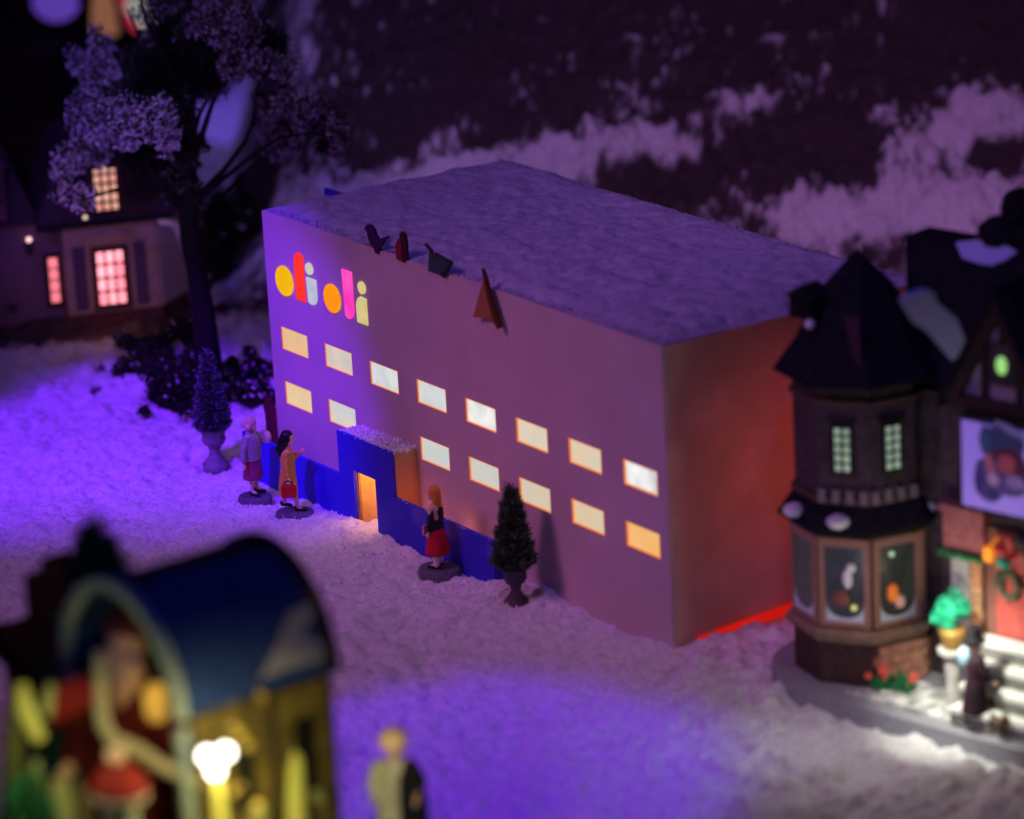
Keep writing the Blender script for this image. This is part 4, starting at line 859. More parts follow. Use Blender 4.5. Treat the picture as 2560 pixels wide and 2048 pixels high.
for k in range(16): q.ball((wr.x + .17 * math.cos(k * .393), wr.y, wr.z + .2 * math.sin(k * .393)), .07, 1, (1, .7, 1), .25)
q.mi = 1
for k in range(7): q.ball((wr.x + .24 * math.cos(k * .5 + .2), wr.y - .05, wr.z + .02 + .25 * math.sin(k * .5 + .2)), .055, 1)
q.build('wreath', [mat('wreath_green', (.10, .12, .07), .9, noise=.4), m_snow], door)
la = SL(2080, 1168, FY - .4); MB().box(la.x - .08, la.x + .08, FY - .42, FY - .3, la.z - .12, la.z + .12).tube([(la.x, FY - .36, la.z + .12), (la.x, FY - .1, la.z + .2)], .025).build('lantern', mat('lantern_orange', (.9, .3, .02), .5, em=(.9, .28, .01), es=.6), shop)
bw = SL(2112, 1165, FY - .35); MB().ball((bw.x - .05, bw.y, bw.z + .05), .1, 2, (1.3, .7, .8), .15).ball((bw.x + .15, bw.y, bw.z - .02), .09, 2, (1.2, .7, .8), .15).build('bow', mat('bow_red', (.6, .02, .02), .6), shop, smooth=True)
MB().ball((bw.x + .06, bw.y - .06, bw.z - .14), .12, 2, (1.2, .8, .9), .2).build('holly', mat('holly_green', (.03, .32, .2), .7), shop)
MB().tube([(bw.x + .2, bw.y + .15, bw.z + .25), (bw.x + .45, bw.y + .1, bw.z + .15), (bw.x + .6, bw.y + .1, bw.z - .2)], [.14, .13, .1], 8).build('arch_snow', mat('arch_dark', (.07, .05, .05), .8, noise=.4), shop)
stp = MB(); sn = MB(); ns = 4; zs0 = Zp + .05; rise = (zdoor0 - zs0) / ns
for k in range(ns):
    y0 = FY - .15 - (ns - k) * .26
    stp.box(p2.x + .1, dx1 + .6, y0, FY - .06, zs0 + k * rise - .0, zs0 + (k + 1) * rise - .12); sn.box(p2.x + .12, dx1 + .58, y0 - .03, y0 + .26, zs0 + (k + 1) * rise - .118, zs0 + (k + 1) * rise, bev=.02)
so = stp.build('steps', mat('step_dark', (.2, .19, .18), .8, noise=.2), shop); sn.build('step_snow', mat('step_white', (.8, .8, .76), .85, noise=.05), so)
# brick corner of the bay base with flowers
bk = MB(); k = faces[0]
for k in faces[:4]:
    F4 = facemat(k, 1.22 * ap8 + .003, 0); rel = ((ROT + 22.5 + 45 * k - vd + 180) % 360 - 180)
    if rel > 5:
        hb_ = 1.22 * math.sin(R_(22.5))
        for r in range(4):
            for c in range(3):
                x0 = -hb_ + c * hb_ * 2 / 3 + (r % 2) * .1; x1 = min(hb_, x0 + hb_ * 2 / 3 - .02); bk.box(max(x0, -hb_), x1, -.05 - random.uniform(0, .02), 0, Zp + .04 + r * .17, Zp + .19 + r * .17, F4)
bk.build('brickwork', m_brk, shop)
def flowers(loc, n, r, label, cols, name='flower_bed'):
    t = empty(name, loc, label, 'flowers')
    leafmass('leaves', [((0, 0, .12), r, r * .5, .16)], n, .035, [mat('leaf_green', (.02, .2, .07), .7, noise=.3)], t, 0)
    q = MB()
    for i in range(9):
        q.ball((random.uniform(-r, r), random.uniform(-.15, .1), random.uniform(.12, .4)), random.uniform(.05, .09), 1, (1, 1, 1), .15)
    q.build('blossoms', cols, t)
    return t
fl = PL(1880, 1400, SC - FH * 1.5, FH); flowers(Vector((fl.x, fl.y, .28)), 700, .42, 'low red flowers with green leaves growing at the brick foot of the turret', mat('coral_flower', (.75, .10, .08), .6)).rotation_euler = (0, 0, R_(50))
# topiary on a pedestal
tp = PL(2005, 1330, SC + ey * (-1.05), ey); 
pb = empty('stone_pedestal', (tp.x, tp.y, .28), 'pale stone pedestal carrying the bright green bush in front of the shop', 'pedestal')
zped = PL(1993, 1362, Vector(tp), ey).z - .28
MB().lathe([(.2, 0), (.22, .06), (.14, .14), (.12, zped * .5), (.16, zped - .1), (.25, zped - .06), (.25, zped)], n=16).build('column', mat('pedestal_stone', (.5, .48, .46), .8, noise=.15), pb, smooth=False)
pt = empty('potted_bush', (tp.x, tp.y, .28 + zped), 'bright green bush in a brass pot standing on the pale pedestal', 'potted plant')
MB().lathe([(.13, .0), (.17, .08), (.21, .24), (.23, .36), (.18, .36)], n=16).build('pot', mat('brass_pot', (.35, .2, .05), .45, metal=.3), pt, smooth=True)
leafmass('foliage', [((0, 0, .62), .3, .3, .26), ((-.12, 0, .55), .22, .2, .2), ((.0, 0, .85), .15, .15, .15)], 2600, .035, [mat('jade_leaf', (.02, .45, .25), .6, noise=.2), mat('jade_dark', (.01, .15, .09), .7)], pt, .35)
# gentleman in top hat
gp_ = PL(2055, 1445, SC + ey * (-1.45), ey)
t = empty('person', (gp_.x, gp_.y, .28), 'man in a black top hat and long dark coat seen from behind', 'person', R_(PHI + 55)); t.scale = (.92, .92, .92)
body([((.06, -.09, .5), (.08, -.1, .12), (.18, -.1, .05)), ((-.04, .09, .5), (-.14, .1, .14), (-.04, .1, .06))], [((.05, -.28, 1.15), (.18, -.3, .95), (.8, 0, -.4)), ((-.02, .27, 1.15), (.1, .34, .92), (.3, 0, -1))], (.03, 0, 1.6), root=t)
mb = MB(); mb.loft([(-.03, 0, .32, .24, .27), (-.02, 0, .7, .2, .23), (0, 0, 1.0, .17, .2), (0, 0, 1.3, .17, .24), (0, 0, 1.42, .1, .14)]); mb.cap((0, -.2, 1.34), (.05, -.28, 1.15), .08, .07); mb.cap((.05, -.28, 1.15), (.15, -.3, .98), .07, .055); mb.cap((0, .2, 1.34), (-.02, .28, 1.15), .08, .07); mb.cap((-.02, .28, 1.15), (.08, .33, .95), .07, .055)
mb.build('coat', mat('coat_black', (.012, .006, .012), .8, col2=(.05, .01, .025), nscale=2), t, remesh=.014)
MB().lathe([(.2, 1.66), (.2, 1.69), (.115, 1.70), (.11, 1.9), (.125, 1.93)], n=20).build('hat', mat('hat_black', (.01, .01, .014), .6), t)
MB().lathe([(.118, 1.60), (.122, 1.66)], n=16).build('scarf', mat('scarf_grey', (.45, .48, .45), .8), t); face((.03, 0, 1.6), t)
shoe(t, (.08, -.1, .12), (.18, -.1, .05)); shoe(t, (-.14, .1, .14), (-.04, .1, .06))
g3 = PL(2040, 1400, SC + ey * (-1.55), ey); sq = MB(); sq.ball((0, 0, 0), .14, 2, (1, .6, 1.4), .05); o = sq.build('sack', mat('pale_blue_cloth', (.3, .5, .6), .8), smooth=True); o.location = (g3.x, g3.y, .28 + .62); o.location = PL(2030, 1385, SC + ey * (-1.5), ey); tag(o, 'pale blue sack carried beside the man in the top hat', 'sack')
dg = PL(2100, 1455, SC + ey * (-1.55), ey)
mb = MB(); mb.cap((-.16, 0, .27), (.14, 0, .28), .075, .085); mb.cap((.14, 0, .3), (.24, 0, .42), .055, .05); mb.cap((.24, 0, .43), (.34, 0, .40), .05, .028); mb.cap((-.2, 0, .3), (-.32, 0, .42), .025, .01)
for e in (-1, 1):
    mb.cap((.12, .05 * e, .25), (.12, .05 * e, .13), .035, .024, 8); mb.cap((.12, .05 * e, .13), (.13, .05 * e, .02), .022, .022, 8); mb.cap((-.14, .05 * e, .25), (-.10, .05 * e, .15), .045, .028, 8); mb.cap((-.10, .05 * e, .15), (-.17, .05 * e, .1), .024, .02, 8); mb.cap((-.17, .05 * e, .1), (-.15, .05 * e, .02), .019, .022, 8); mb.cap((.22, .04 * e, .47), (.2, .05 * e, .5), .02, .01, 6)
o = mb.build('dog', mat('dog_brown', (.14, .08, .055), .8, noise=.2), remesh=.012); o.location = (dg.x, dg.y, .29); o.rotation_euler = (0, 0, R_(-10)); tag(o, 'small brown dog standing on the snowy paving beside the man in the top hat', 'dog')
lp = PL(2092, 1440, SC + ey * (-1.3), ey); MB().tube([(lp.x, lp.y, .28), (lp.x, lp.y, .95), (lp.x - .06, lp.y, 1.05), (lp.x - .12, lp.y, .98)], .018, 6).build('walking_stick', m_black)
tag(bpy.data.objects['walking_stick'], 'thin black walking stick at the side of the man in the top hat', 'walking stick')

# ------------------------------------------------------------------ wagon in front
WD = 48.
O = W(262, 1450, WD); GZ0 = 1.55
wag = empty('market_wagon', (O.x, O.y, GZ0), 'big dark wagon with a rounded blue roof and a pale snowy arch', 'wagon', R_(3))
zs_ = O.z - GZ0
m_wb = mat('wagon_blue', (.02, .05, .22), .8, noise=.2, spec=.2); m_rim = mat('snowy_rim', (.26, .33, .34), .85, noise=.2); m_wy = mat('wagon_boards', (.20, .14, .04), .75, noise=.35, nscale=3); m_ins = mat('wagon_inside', (.05, .018, .01), .9, noise=.3)
Rr = 1.42; LEN = 2.35
def arch(r0, r1, y0, y1, kx=1., kz=1.02, a0=0, a1=180, n=24):
    o_ = [(r1 * kx * math.cos(R_(a0 + (a1 - a0) * k / n)), zs_ + r1 * kz * math.sin(R_(a0 + (a1 - a0) * k / n))) for k in range(n + 1)]
    i_ = [(r0 * kx * math.cos(R_(a0 + (a1 - a0) * k / n)), zs_ + r0 * kz * math.sin(R_(a0 + (a1 - a0) * k / n))) for k in range(n + 1)]
    q = MB(); 
    for k in range(n):
        q.prism([(o_[k][0], y0, o_[k][1]), (o_[k + 1][0], y0, o_[k + 1][1]), (i_[k + 1][0], y0, i_[k + 1][1]), (i_[k][0], y0, i_[k][1])], (0, y1 - y0, 0), cap=True)
    bmesh.ops.remove_doubles(q.b, verts=q.b.verts, dist=1e-4); return q
arch(Rr - .12, Rr + .02, .06, LEN).build('roof', m_wb, wag)
arch(Rr - .05, Rr + .10, LEN - .12, LEN + .06).build('roof_trim', m_black2, wag)
rim = arch(Rr - .09, Rr + .06, -.1, .055).build('snowy_arch', m_rim, wag)
q = MB(); 
for k in range(26): q.ball((random.uniform(-.15, .15), .2 + k * (LEN - .2) / 25, zs_ + Rr * 1.02 + .02), random.uniform(.08, .17), 1, (1, 1, .8), .3)
q.build('ridge_garland', mat('garland_dark', (.03, .025, .02), .9), wag)
fz = W(650, 1350, 48.); q = MB(); q.prism([(Rr * math.cos(R_(a)) * 1.015, y, zs_ + Rr * math.sin(R_(a)) * 1.035) for a, y in ((8, 1.2), (8, 2.3), (38, 2.25), (36, 1.9), (20, 1.5))], (.03, 0, .02)); q.build('snow_patch', mat('wagon_snow', (.35, .32, .42), .9), wag)
MB().box(Rr - .16, Rr - .06, .06, LEN, .35, zs_ - .1).build('side_wall', m_wy, wag); MB().box(-Rr + .06, -Rr + .16, .06, LEN, .35, zs_ - .1).build('side_wall', m_wy, wag)
MB().box(-Rr + .16, Rr - .16, LEN - .1, LEN - .02, .35, zs_ + 1.1).build('back_wall', m_ins, wag); MB().box(-Rr + .06, Rr - .06, .0, LEN, .25, .35).build('floor', m_ins, wag)
for yy in (.9, 1.85): MB().box(Rr - .055, Rr - .03, yy - .15, yy + .15, zs_ - 1.6, zs_ - .55).build('window', m_black, wag)
for yy in (.12, 1.35, LEN - .08): MB().box(Rr - .058, Rr + .01, yy - .05, yy + .05, .3, zs_ - .12).build('post', mat('wagon_post', (.08, .055, .03), .8), wag)
for sx in (-1, 1):
    MB().box(sx * (Rr - .03) - .07, sx * (Rr - .03) + .07, -.1, .055, .25, zs_ - .15).build('arch_post', m_rim, wag)
for sx in (-1, 1):
    for yy in (.5, 1.9):
        w = MB().lathe([(.36, -.05), (.4, -.03), (.4, .03), (.36, .05)], c=(sx * (Rr + .05), yy, .38), n=20, mat=Euler((0, R_(90), 0)).to_matrix()).build('wheel', m_black2, wag)
# cream curved counter edge
def WL(px, py, dd=WD): p = W(px, py, dd); return wag_inv @ p
wag_inv = (Matrix.Translation(Vector((O.x, O.y, GZ0))) @ Euler((0, 0, R_(3))).to_matrix().to_4x4()).inverted()
m_cream = mat('cream_paint', (.45, .40, .25), .6)
pts = [(208, 1370), (212, 1450), (216, 1520), (235, 1555), (290, 1580), (340, 1612), (400, 1640), (430, 1650)]
MB().tube([WL(x, y, 47.2) for x, y in pts], [.07, .09, .1, .1, .1, .1, .08, .06], 10).build('curved_rail', m_cream, wag, smooth=True)
# bearded man in red
p = W(290, 1500, 48.6); t = empty('person', (p.x, p.y, GZ0 + .35), 'bearded man in a dark red suit standing inside the wagon', 'person', R_(-62))
hz = W(270, 1325, 48.6).z - GZ0 - .35; s = hz / 1.6; t.scale = (s, s, s)
body([((.02, -.1, .5), (.02, -.11, .14), (.13, -.12, .06)), ((.02, .1, .5), (.02, .11, .14), (.13, .12, .06))], [((.1, -.3, 1.12), (.28, -.22, 1.0), (.9, .2, 0)), ((.1, .3, 1.12), (.28, .22, 1.0), (.9, -.2, 0))], (.04, 0, 1.58), root=t)
mb = MB(); mb.loft([(0, 0, .45, .25, .28), (.02, 0, .8, .26, .28), (.04, 0, 1.05, .25, .27), (0, 0, 1.3, .18, .25), (0, 0, 1.42, .1, .13)]); mb.cap((0, -.2, 1.32), (.1, -.3, 1.12), .09, .08); mb.cap((.1, -.3, 1.12), (.24, -.23, 1.02), .08, .065); mb.cap((0, .2, 1.32), (.1, .3, 1.12), .09, .08); mb.cap((.1, .3, 1.12), (.24, .23, 1.02), .08, .065)
mb.build('suit', mat('dark_red_suit', (.12, .01, .006), .85, noise=.2), t, remesh=.018)
mb = MB(); mb.ball((.10, 0, 1.47), .12, 2, (.8, 1.1, 1.2)); mb.cap((.12, 0, 1.42), (.13, 0, 1.28), .1, .05); mb.build('beard', mat('beard_white', (.42, .3, .27), .9), t, remesh=.02)
mb = MB(); mb.ball((.0, 0, 1.68), .13, 2, (1, 1, .8)); mb.cap((-.02, 0, 1.72), (-.12, .05, 1.86), .09, .03); mb.build('hat', mat('hat_dark_red', (.10, .02, .015), .85), t, remesh=.02); face((.04, 0, 1.58), t)
shoe(t, (.02, -.11, .14), (.13, -.12, .06)); shoe(t, (.02, .11, .14), (.13, .12, .06))
# sitting toy with red dress and white boots, in front of the rail
p = W(250, 1660, 46.6); t = empty('toy_doll', p, 'small doll in a red dress and white boots below the cream rail', 'doll', R_(-62))
MB().loft([(0, 0, -.05, .34, .42), (0, 0, .12, .3, .36), (0, 0, .34, .16, .2)]).build('dress', mat('doll_red', (.26, .012, .015), .7), t, remesh=.03)
MB().loft([(0, 0, -.16, .3, .36), (0, 0, -.05, .345, .425)]).build('trim', mat('doll_white', (.55, .48, .5), .9), t, remesh=.03)
for e in (-1, 1): MB().cap((0, .13 * e, -.2), (0.02, .15 * e, -.62), .10, .13).build('boot', mat('boot_white', (.42, .52, .42), .7), t, remesh=.03)
MB().ball((0, 0, .46), .13, 2).build('head', m_skin, t, smooth=True)
# lantern inside
p = W(328, 1480, 47.9); t = empty('lantern', p, 'yellow glowing lantern hanging inside the wagon beside the bearded man', 'lantern')
MB().lathe([(.10, -.24), (.15, -.15), (.16, .1), (.12, .22), (.03, .28)], n=14).build('lamp_glass', glow('lantern_glow', (.85, .48, .06), .8, (.6, .3, .04), 3), t, smooth=True)
MB().tube([(0, 0, .28), (0, 0, .5), (0, 0, 1.1)], .012, 6).build('hook', m_black, t)
# dark fir behind the wagon
def fir(P, h, r, label, mats, n=5000, frac=.1):
    t = empty('fir_tree', P, label, 'fir tree'); MB().tube([(0, 0, -.2), (0, 0, h * .9)], [.09, .02], 8).build('trunk', m_bark, t)
    def fn():
        z = h * (.08 + .92 * (1 - math.sqrt(random.random()))); f = z / h; rr = r * (1 - f) * (.8 + .2 * math.sin(z * 9)); a = random.uniform(0, 6.28); q_ = random.uniform(.3, .9)
        return (rr * q_ * math.cos(a), rr * q_ * math.sin(a), z), (math.cos(a), math.sin(a), random.uniform(-.3, .3)), 1
    needles('foliage', n, fn, .25, .03, mats, t, frac); return t
m_fir = mat('fir_green', (.03, .2, .09), .9, noise=.4); m_fir2 = mat('fir_olive', (.06, .06, .02), .9)
p = W(195, 1095, 50.); fir(Vector((p.x, p.y, p.z - 3.6)), 3.65, 1.5, 'dark green fir tree with its pointed top rising behind the wagon arch', [m_fir, m_fir2], 12000)
p = W(50, 1620, 46.5); fir(Vector((p.x, p.y, p.z - 3.)), 3., 1.0, 'shadowy green fir tree at the near corner in front of the yellow lights', [m_fir, m_fir2])
# brown stall blocks left of the wagon
p = W(110, 1300, 50.5); t = empty('chimney_stall', (p.x, p.y, GZ0), 'dark brown wooden stall with stepped roof left of the fir tree', 'stall', R_(10))
hz = p.z - GZ0; MB().box(-.8, .7, -.3, .8, 0, hz - .2).build('wall', mat('stall_brown', (.045, .022, .018), .9, noise=.3), t)
MB().box(-.45, .45, -.1, .5, hz - .198, hz + .55).box(-.1, .4, -.05, .4, hz + .552, hz + .85).build('roof', mat('stall_roof', (.05, .02, .02), .9), t)
MB().prism([(-1.1, -.5, hz - .3), (.4, -.5, hz - 1.0), (.4, -.5, hz - 1.15), (-1.1, -.5, hz - .45)], (0, .5, 0)).build('awning', m_black2, t)
p = W(150, 1455, 47.6); o = MB().loft([(0, 0, -.3, .5, .16), (0, 0, -.1, .42, .16), (0, 0, .14, .2, .12)], 16).build('red_awning', mat('awning_red', (.38, .015, .012), .7, noise=.3), remesh=.04); o.location = p; o.rotation_euler = (R_(-12), R_(-24), R_(55)); tag(o, 'red cloth awning fixed beside the foot of the wagon arch', 'awning')
# posts, ribbons and trims; lamplight on most is put into their emission
m_yel = mat('yellow_lit_wood', (.55, .45, .12), .7, noise=.2)
def deco(name, pts, r, d, label, cat, m): 
    c = W(*pts[0], d); q = MB(); q.tube([W(x, y, d) - c for x, y in pts], r, 10); o = q.build(name, m, smooth=True); o.location = c; return tag(o, label, cat)
m_lime = mat('lime_glow', (.5, .5, .12), .6, em=(.42, .36, .05), es=.42); m_lime2 = mat('lime_faint_glow', (.35, .36, .12), .7, em=(.2, .19, .05), es=.3); m_gold2 = mat('amber_glow_trim', (.4, .25, .04), .7, em=(.3, .17, .01), es=.4); m_gold = mat('gold_glow', (.5, .35, .05), .6, em=(.5, .30, .02), es=.5)
deco('candy_cane', [(575, 1552), (595, 1548), (612, 1566), (620, 1600), (622, 1660), (624, 1740), (625, 1800)], [.05, .09, .1, .11, .12, .13, .13], 48.3, 'tall lime yellow hooked cane right of the glowing lamp', 'cane', m_lime)
deco('ribbon', [(45, 1440), (52, 1490), (70, 1530), (85, 1560)], [.08, .12, .10, .09], 47., 'yellow glowing ribbon over the dark corner beside the stall', 'ribbon', m_lime)
deco('ribbon', [(75, 1600), (80, 1650), (85, 1680)], [.05, .08, .06], 47., 'dim yellow ribbon tail below the bright ribbon', 'ribbon', m_lime2)
deco('post', [(125, 1640), (130, 1700), (132, 1800)], [.12, .16, .18], 47.3, 'olive glowing post below the red awning', 'post', m_lime2)
deco('post', [(690, 1610), (688, 1660), (690, 1720), (695, 1800)], [.1, .13, .13, .13], 49., 'pale lime post at the far corner of the wagon wall', 'post', m_lime2)
deco('post', [(545, 1690), (540, 1730), (540, 1800)], [.14, .15, .16], 48., 'short olive post with a round top between the lamp and the cane', 'post', m_lime2)
deco('sloping_rail', [(622, 1600), (650, 1650), (680, 1690)], [.07, .07, .06], 48.6, 'olive sloping rail from the cane to the corner post', 'rail', m_lime2)
deco('post', [(30, 1480), (25, 1600), (22, 1800)], [.10, .14, .16], 47.2, 'dim olive post at the very edge of the frame behind the yellow ribbon', 'post', mat('olive_dim', (.16, .16, .06), .8))
deco('post', [(165, 1640), (175, 1700), (180, 1800)], [.06, .1, .1], 47.6, 'slim brown post next to the olive glowing post below the red awning', 'post', mat('brown_dim', (.16, .11, .05), .8))
deco('ribbon', [(108, 1440), (100, 1480), (100, 1510)], [.06, .09, .06], 47.4, 'short dull yellow ribbon right of the long bright ribbon', 'ribbon', m_lime2)
deco('arched_trim', [(560, 1470), (520, 1440), (480, 1480), (440, 1500)], [.05, .08, .1, .08], 47.6, 'amber scalloped trim hanging under the wagon eave', 'trim', m_gold2)
deco('arched_trim', [(640, 1560), (610, 1600), (640, 1700), (660, 1760)], [.06, .08, .08, .07], 49.2, 'olive glowing trim on the wagon side past the cane', 'trim', m_lime2)
# street lamp with three bright globes
p = W(455, 1600, 46.4); t = empty('street_lamp', (p.x, p.y, GZ0), 'street lamp with three very bright white globes in front of the wagon wall', 'street lamp')
dz = p.z - GZ0
MB().tube([(0, 0, 0), (0, 0, dz - .15)], [.12, .06], 12).build('post', m_lime, t, smooth=True)
g_hot = glow('globe_white', (1, .93, .8), 9., (1, .9, .7))
rv = RH
for (px, py, r) in ((436, 1592, .10), (475, 1584, .10), (453, 1622, .10)):
    q = W(px, py, 46.4) - Vector((p.x, p.y, GZ0)); gl_ = MB().ball(q, r, 2).build('globe', g_hot, t, smooth=True)
for (px, py, r, b_) in ((505, 1545, .07, 1.0), (520, 1568, .08, .8), (492, 1530, .06, .8), (490, 1665, .07, .9), (508, 1655, .05, .7), (540, 1695, .07, .8)):
    q = W(px, py, 47.); o = MB().ball((0, 0, 0), r, 2).build('fairy_bulb', glow('fairy_yellow', (.8 * b_, .5 * b_, .05), .9), smooth=True); o.location = q
    tag(o, 'small yellow fairy light bulb strung beside the bright street lamp', 'light bulb', 'fairy lights beside the street lamp')
q = W(540, 1690, 47.)
cable = MB(); cps = [(470, 1560), (492, 1530), (505, 1545), (520, 1568), (525, 1600), (508, 1655), (490, 1665), (515, 1690), (540, 1695)]
c = W(*cps[0], 47.03); cable.tube([W(x, y, 47.03) - c for x, y in cps], .012, 6); o = cable.build('light_cable', m_black); o.location = c; tag(o, 'thin dark cable linking the yellow fairy bulbs', 'cable')

# pale haired man with backpack at the lower edge
p = W(838, 1725, 52.5); zf = Zg(p.x, p.y); t = empty('person', (p.x, p.y, zf), 'blond figure in an olive jacket with a black cape', 'person', R_(-42))
hz = W(832, 1548, 52.5).z - zf; s = hz / 1.6; t.scale = (s * 1.08, s * 1.08, s)
body([((.02, -.1, .5), (.02, -.11, .14), (.13, -.12, .06)), ((.02, .1, .5), (.02, .11, .14), (.13, .12, .06))], [((.02, -.28, 1.12), (.12, -.26, .9), (.5, 0, -1)), ((.02, .28, 1.12), (.12, .26, .9), (.5, 0, -1))], (.03, 0, 1.58), root=t)
mb = MB(); mb.loft([(0, -.06, .3, .2, .22), (0, -.06, .7, .18, .2), (0, -.05, 1.05, .16, .18), (0, -.02, 1.3, .14, .2), (0, 0, 1.42, .08, .1)]); mb.cap((0, -.2, 1.32), (.02, -.27, 1.12), .08, .075); mb.cap((.02, -.27, 1.12), (.1, -.26, .94), .075, .06)
mb.build('jacket', mat('olive_jacket', (.5, .48, .32), .8, noise=.2), t, remesh=.018)
mb = MB(); mb.loft([(-.03, .16, .2, .2, .22), (-.03, .16, .8, .2, .21), (-.03, .14, 1.2, .17, .19), (-.02, .12, 1.38, .1, .1)]); mb.cap((0, .2, 1.32), (.02, .3, 1.1), .085, .09); mb.build('cape', mat('cape_black', (.008, .006, .008), .9), t, remesh=.018)
mb = MB(); mb.ball((-.03, 0, 1.66), .19, 2, (1, 1., .95)); mb.cap((-.06, 0, 1.6), (-.08, 0, 1.46), .13, .1); mb.build('hair', mat('blond_hair', (.85, .55, .3), .7), t, remesh=.02); face((.03, 0, 1.58), t)
shoe(t, (.02, -.11, .14), (.13, -.12, .06)); shoe(t, (.02, .11, .14), (.13, .12, .06))

# ------------------------------------------------------------------ light
DIR = Vector((-.381, .521, -.762)).normalized()
E1 = Vector((.807, .590, 0)).normalized(); E2 = (Vector((0, 0, 1)) - DIR * DIR.z).normalized()
def spot(name, target, R, col, power, rad_at, blend, size, dir_=DIR):
    l = bpy.data.lights.new(name, 'SPOT'); l.color = col; l.energy = power; l.spot_size = 2 * math.atan(rad_at / R); l.spot_blend = blend; l.shadow_soft_size = size
    o = bpy.data.objects.new(name, l); COL.objects.link(o); o.location = Vector(target) - dir_ * R; o.rotation_euler = (-dir_).to_track_quat('Z', 'Y').to_euler(); return o
VIO = (.165, .010, 1.)
c1 = E1 * -2.6 + E2 * -1.15; R1 = 46.
s1_ = spot('violet_spot', c1, R1, VIO, 132000, 6.9, .42, .2)
# unseen plate added before that spotlight cuts the pool's near edge straight
def add_cutter(spot_o, dist, e2cut, ctr_e2, R, slope, label):
    t = Vector(spot_o.location) + DIR * dist; f = dist / R
    cut = (e2cut - ctr_e2) * f; b_ = MB()
    o = empty('added_cutter', spot_o.location, label, 'light blocker')
    P0 = DIR * dist + E2 * cut
    P0 = P0 + E1 * 0; K1 = (E1 + E2 * slope).normalized() * 1.6
    b_.prism([P0 - K1, P0 + K1, P0 + K1 - E2 * 1.6, P0 - K1 - E2 * 1.6], DIR * .02); b_.build('cut_plate', m_black, o)  # added plate, out of view, that blocks part of the beam
    q = MB(); q.lathe([(.75, -.9), (.8, -.2), (.85, -.15)], n=20, mat=(-DIR).to_track_quat('Z', 'Y').to_matrix() @ Euler((math.pi, 0, 0)).to_matrix()); q.build('cutter_shell', m_black, o)
add_cutter(s1_, 4., -2.33 + .2 * -2.6, -1.15, R1, .2, 'unseen black plate and shell added to trim the violet light pool')
g2_ = G(1080, 1660); c2 = Vector((g2_.x, g2_.y, 0)); s2_ = spot('violet_spot', Vector((15.9, -6.3, 0)), 46., (.13, .004, 1.), 50000, 5.1, .45, .6, Vector((-.15, .22, -1)).normalized())
PINK = (1., .375, .97)
PD = Vector((.12, .75, -.65)).normalized()
s3_ = spot('pink_spot', Vector((8.3, 1.2, 2.4)), 50, PINK, 41000, 13, 1., 12., PD)
HD = Vector((-.75, .45, -.5)).normalized(); hc_ = W(1700, 440, 90); spot('hill_wash', hc_, 60, (1, .42, .95), 17000, 13.5, 1., 1.5, HD)  # added washes that lift the hill, bank, tree, cottage and ridge
spot('back_wash', W(900, 200, 96), 60, (.5, .3, 1.), 8500, 9, 1., 1.5, HD)
spot('tree_wash', W(230, 300, 82), 40, (.25, .13, 1.), 15000, 4.8, .9, .8, Vector((-.7, .7, -.45)).normalized())
spot('tree_wash', W(560, 190, 81), 40, (.6, .34, 1.), 7500, 5., .9, .8, Vector((-.75, .55, -.4)).normalized())
spot('cottage_wash', W(230, 560, 85), 40, (1, .45, .65), 6500, 3.4, .9, .8, Vector((-.85, .5, -.3)).normalized())
spot('ridge_wash', W(500, 190, 103), 40, (.16, .08, 1.), 30000, 3., .7, .5, Vector((-.5, .5, -.7)).normalized())
s4_ = spot('magenta_spot', Vector((8.5, 0, 2.6)), 50, (1, .12, .35), 7000, 5., .9, 3., PD)
# blue wash from above for roofs
UPD = Vector((-.35, .4, -1)).normalized(); spot('blue_wash', Vector((0, 8, 3)), 40, (.28, .16, 1.), 8500, 26, .9, 2., UPD)
# warm lights of the entrance
def pt_l(name, loc, col, e, r=.05):
    l = bpy.data.lights.new(name, 'POINT'); l.color = col; l.energy = e; l.shadow_soft_size = r; o = bpy.data.objects.new(name, l); COL.objects.link(o); o.location = loc; return o
pt_l('door_lamp', ((dL + dR) / 2, .25, .9), (1, .55, .17), 16, .08)
pt_l('door_lamp', (pR - .35, -.28, 1.1), (1, .28, .05), 3., .06)
pt_l('door_lamp', (pR + .5, -.46, .62), (1, .25, .05), 8, .3)
pt_l('door_lamp', ((dL + dR) / 2 + .1, TY + .05, .85), (1, .55, .25), 11, .05)
pt_l('door_lamp', (pR + 1.7, -.46, .6), (1, .25, .07), 6, .3); pt_l('door_lamp', (eR - .35, -.46, .55), (1, .25, .08), 4, .3)
# red light between the buildings
pt_l('red_lamp', (BW + 1.6, 1.2, 2.6), (1, .2, .07), 9, .8); pt_l('red_lamp', (BW + 1.3, 4.4, 2.6), (1, .14, .03), 16, .5); pt_l('red_lamp', (BW + .9, 5.2, .5), (1, .05, .01), 8, .2)
al = bpy.data.lights.new('red_fill_panel', 'AREA'); al.shape = 'RECTANGLE'; al.size = 3.2; al.size_y = 2.6; al.energy = 9; al.color = (1, .12, .045)  # unseen fill panel added to redden the side wall evenly
ao = bpy.data.objects.new('red_fill_panel', al); COL.objects.link(ao); ao.location = (BW + 1.3, 2.6, 2.9); ao.rotation_euler = (0, R_(90), 0)
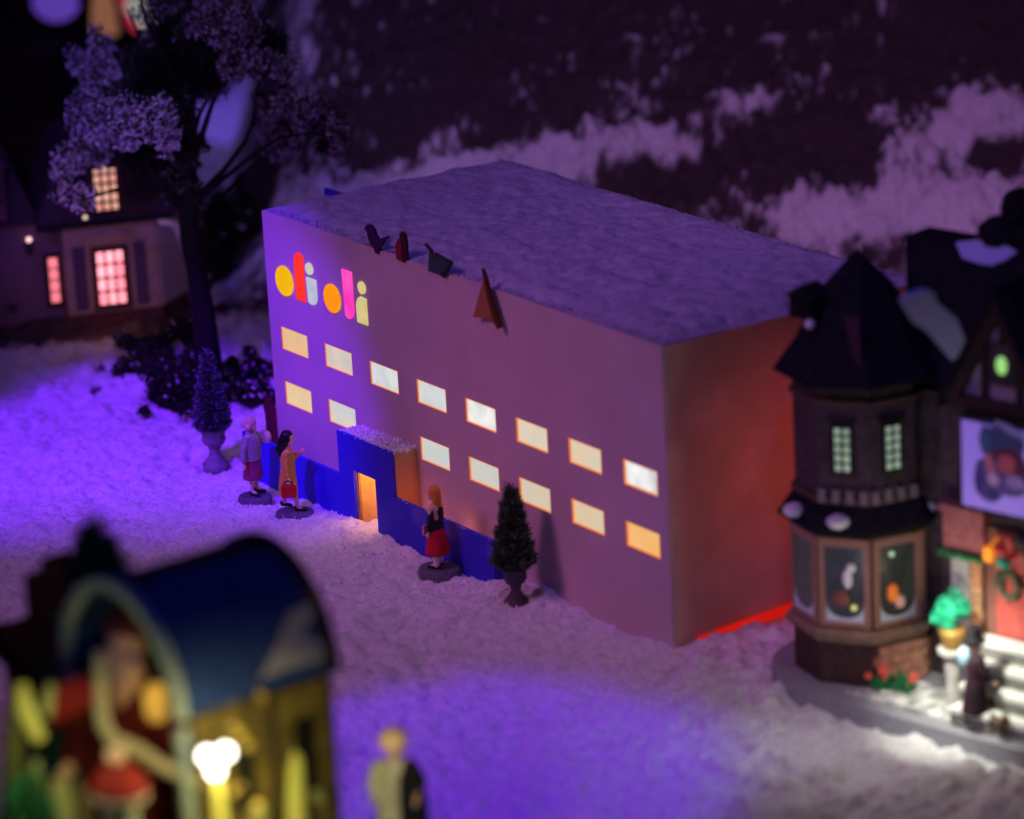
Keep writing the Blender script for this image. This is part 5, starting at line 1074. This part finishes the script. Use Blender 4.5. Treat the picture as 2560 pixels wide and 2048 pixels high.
# shop front lamp
lp_ = SC + ex * 3.1 - ey * 2.6 + Vector((0, 0, 3.6)); l = spot('shop_lamp', SC + ex * 2.9 - ey * .9 + Vector((0, 0, .6)), 3.8, (.95, 1, .82), 850, 2.2, .9, .15, (SC + ex * 2.9 - ey * .9 + Vector((0, 0, .6)) - lp_).normalized())
pt_l('porch_fill', SC + ex * 3.0 - ey * 1.9 + Vector((0, 0, 2.3)), (1, .9, .72), 62, .12)  # fill light added to brighten door and pillar
pt_l('shop_fill', SC + ex * 1.2 - ey * 3.4 + Vector((0, 0, 1.6)), (.85, .85, 1.), 26, .3)  # fill light added to lift the bay frames
spot('blue_wash', SC + ex * 2 + Vector((0, 0, 6.)), 30, (.22, .16, 1.), 5200, 3.6, .8, .6, Vector((-.6, .5, -.8)).normalized())  # added blue washes, here on the shop roof, next on the wagon
spot('blue_wash', W(420, 1300, 48), 30, (.08, .2, 1.), 2600, 3.2, .8, .6, Vector((-.5, .4, -.8)).normalized())
# lamps of the wagon, and an added fill on the blond figure
pt_l('wagon_lamps_and_fill', W(455, 1600, 45.9), (1, .8, .25), 70, .12); pt_l('wagon_lamps_and_fill', W(120, 1560, 45.5), (.9, .9, .4), 45, .2); pt_l('wagon_lamps_and_fill', W(328, 1470, 47.5), (1, .5, .1), 4, .1)
pt_l('wagon_lamps_and_fill', W(560, 1700, 46.8), (.9, .85, .25), 35, .15)
pt_l('wagon_lamps_and_fill', W(745, 1600, 49.6), (1, .9, .55), 135, .2)  # fill light added for the blond figure
pt_l('figurine_fill', W(290, 60, 101.), (1, .9, .8), 10, .3)  # fill light added for the white figurine
pt_l('cottage_lamp', tuple(Vector(HP) + dirv(68.8) * -1.2 - dirv(158.8) * 1.2 + Vector((0, 0, 1.2))), (1, .35, .35), 9, .2)

wd = bpy.data.worlds.new('World'); sc.world = wd; wd.use_nodes = True; bg = wd.node_tree.nodes['Background']
bg.inputs[0].default_value = (.30, .09, .55, 1); bg.inputs[1].default_value = .028

# ------------------------------------------------------------------ render
sc.view_settings.view_transform = 'Standard'; sc.view_settings.look = 'None'; sc.view_settings.exposure = 0; sc.view_settings.gamma = 1
sc.render.engine = 'CYCLES'
cy = sc.cycles; cy.use_denoising = True; cy.max_bounces = 5; cy.diffuse_bounces = 3; cy.glossy_bounces = 2; cy.transmission_bounces = 3; cy.sample_clamp_indirect = 4; cy.use_light_tree = True
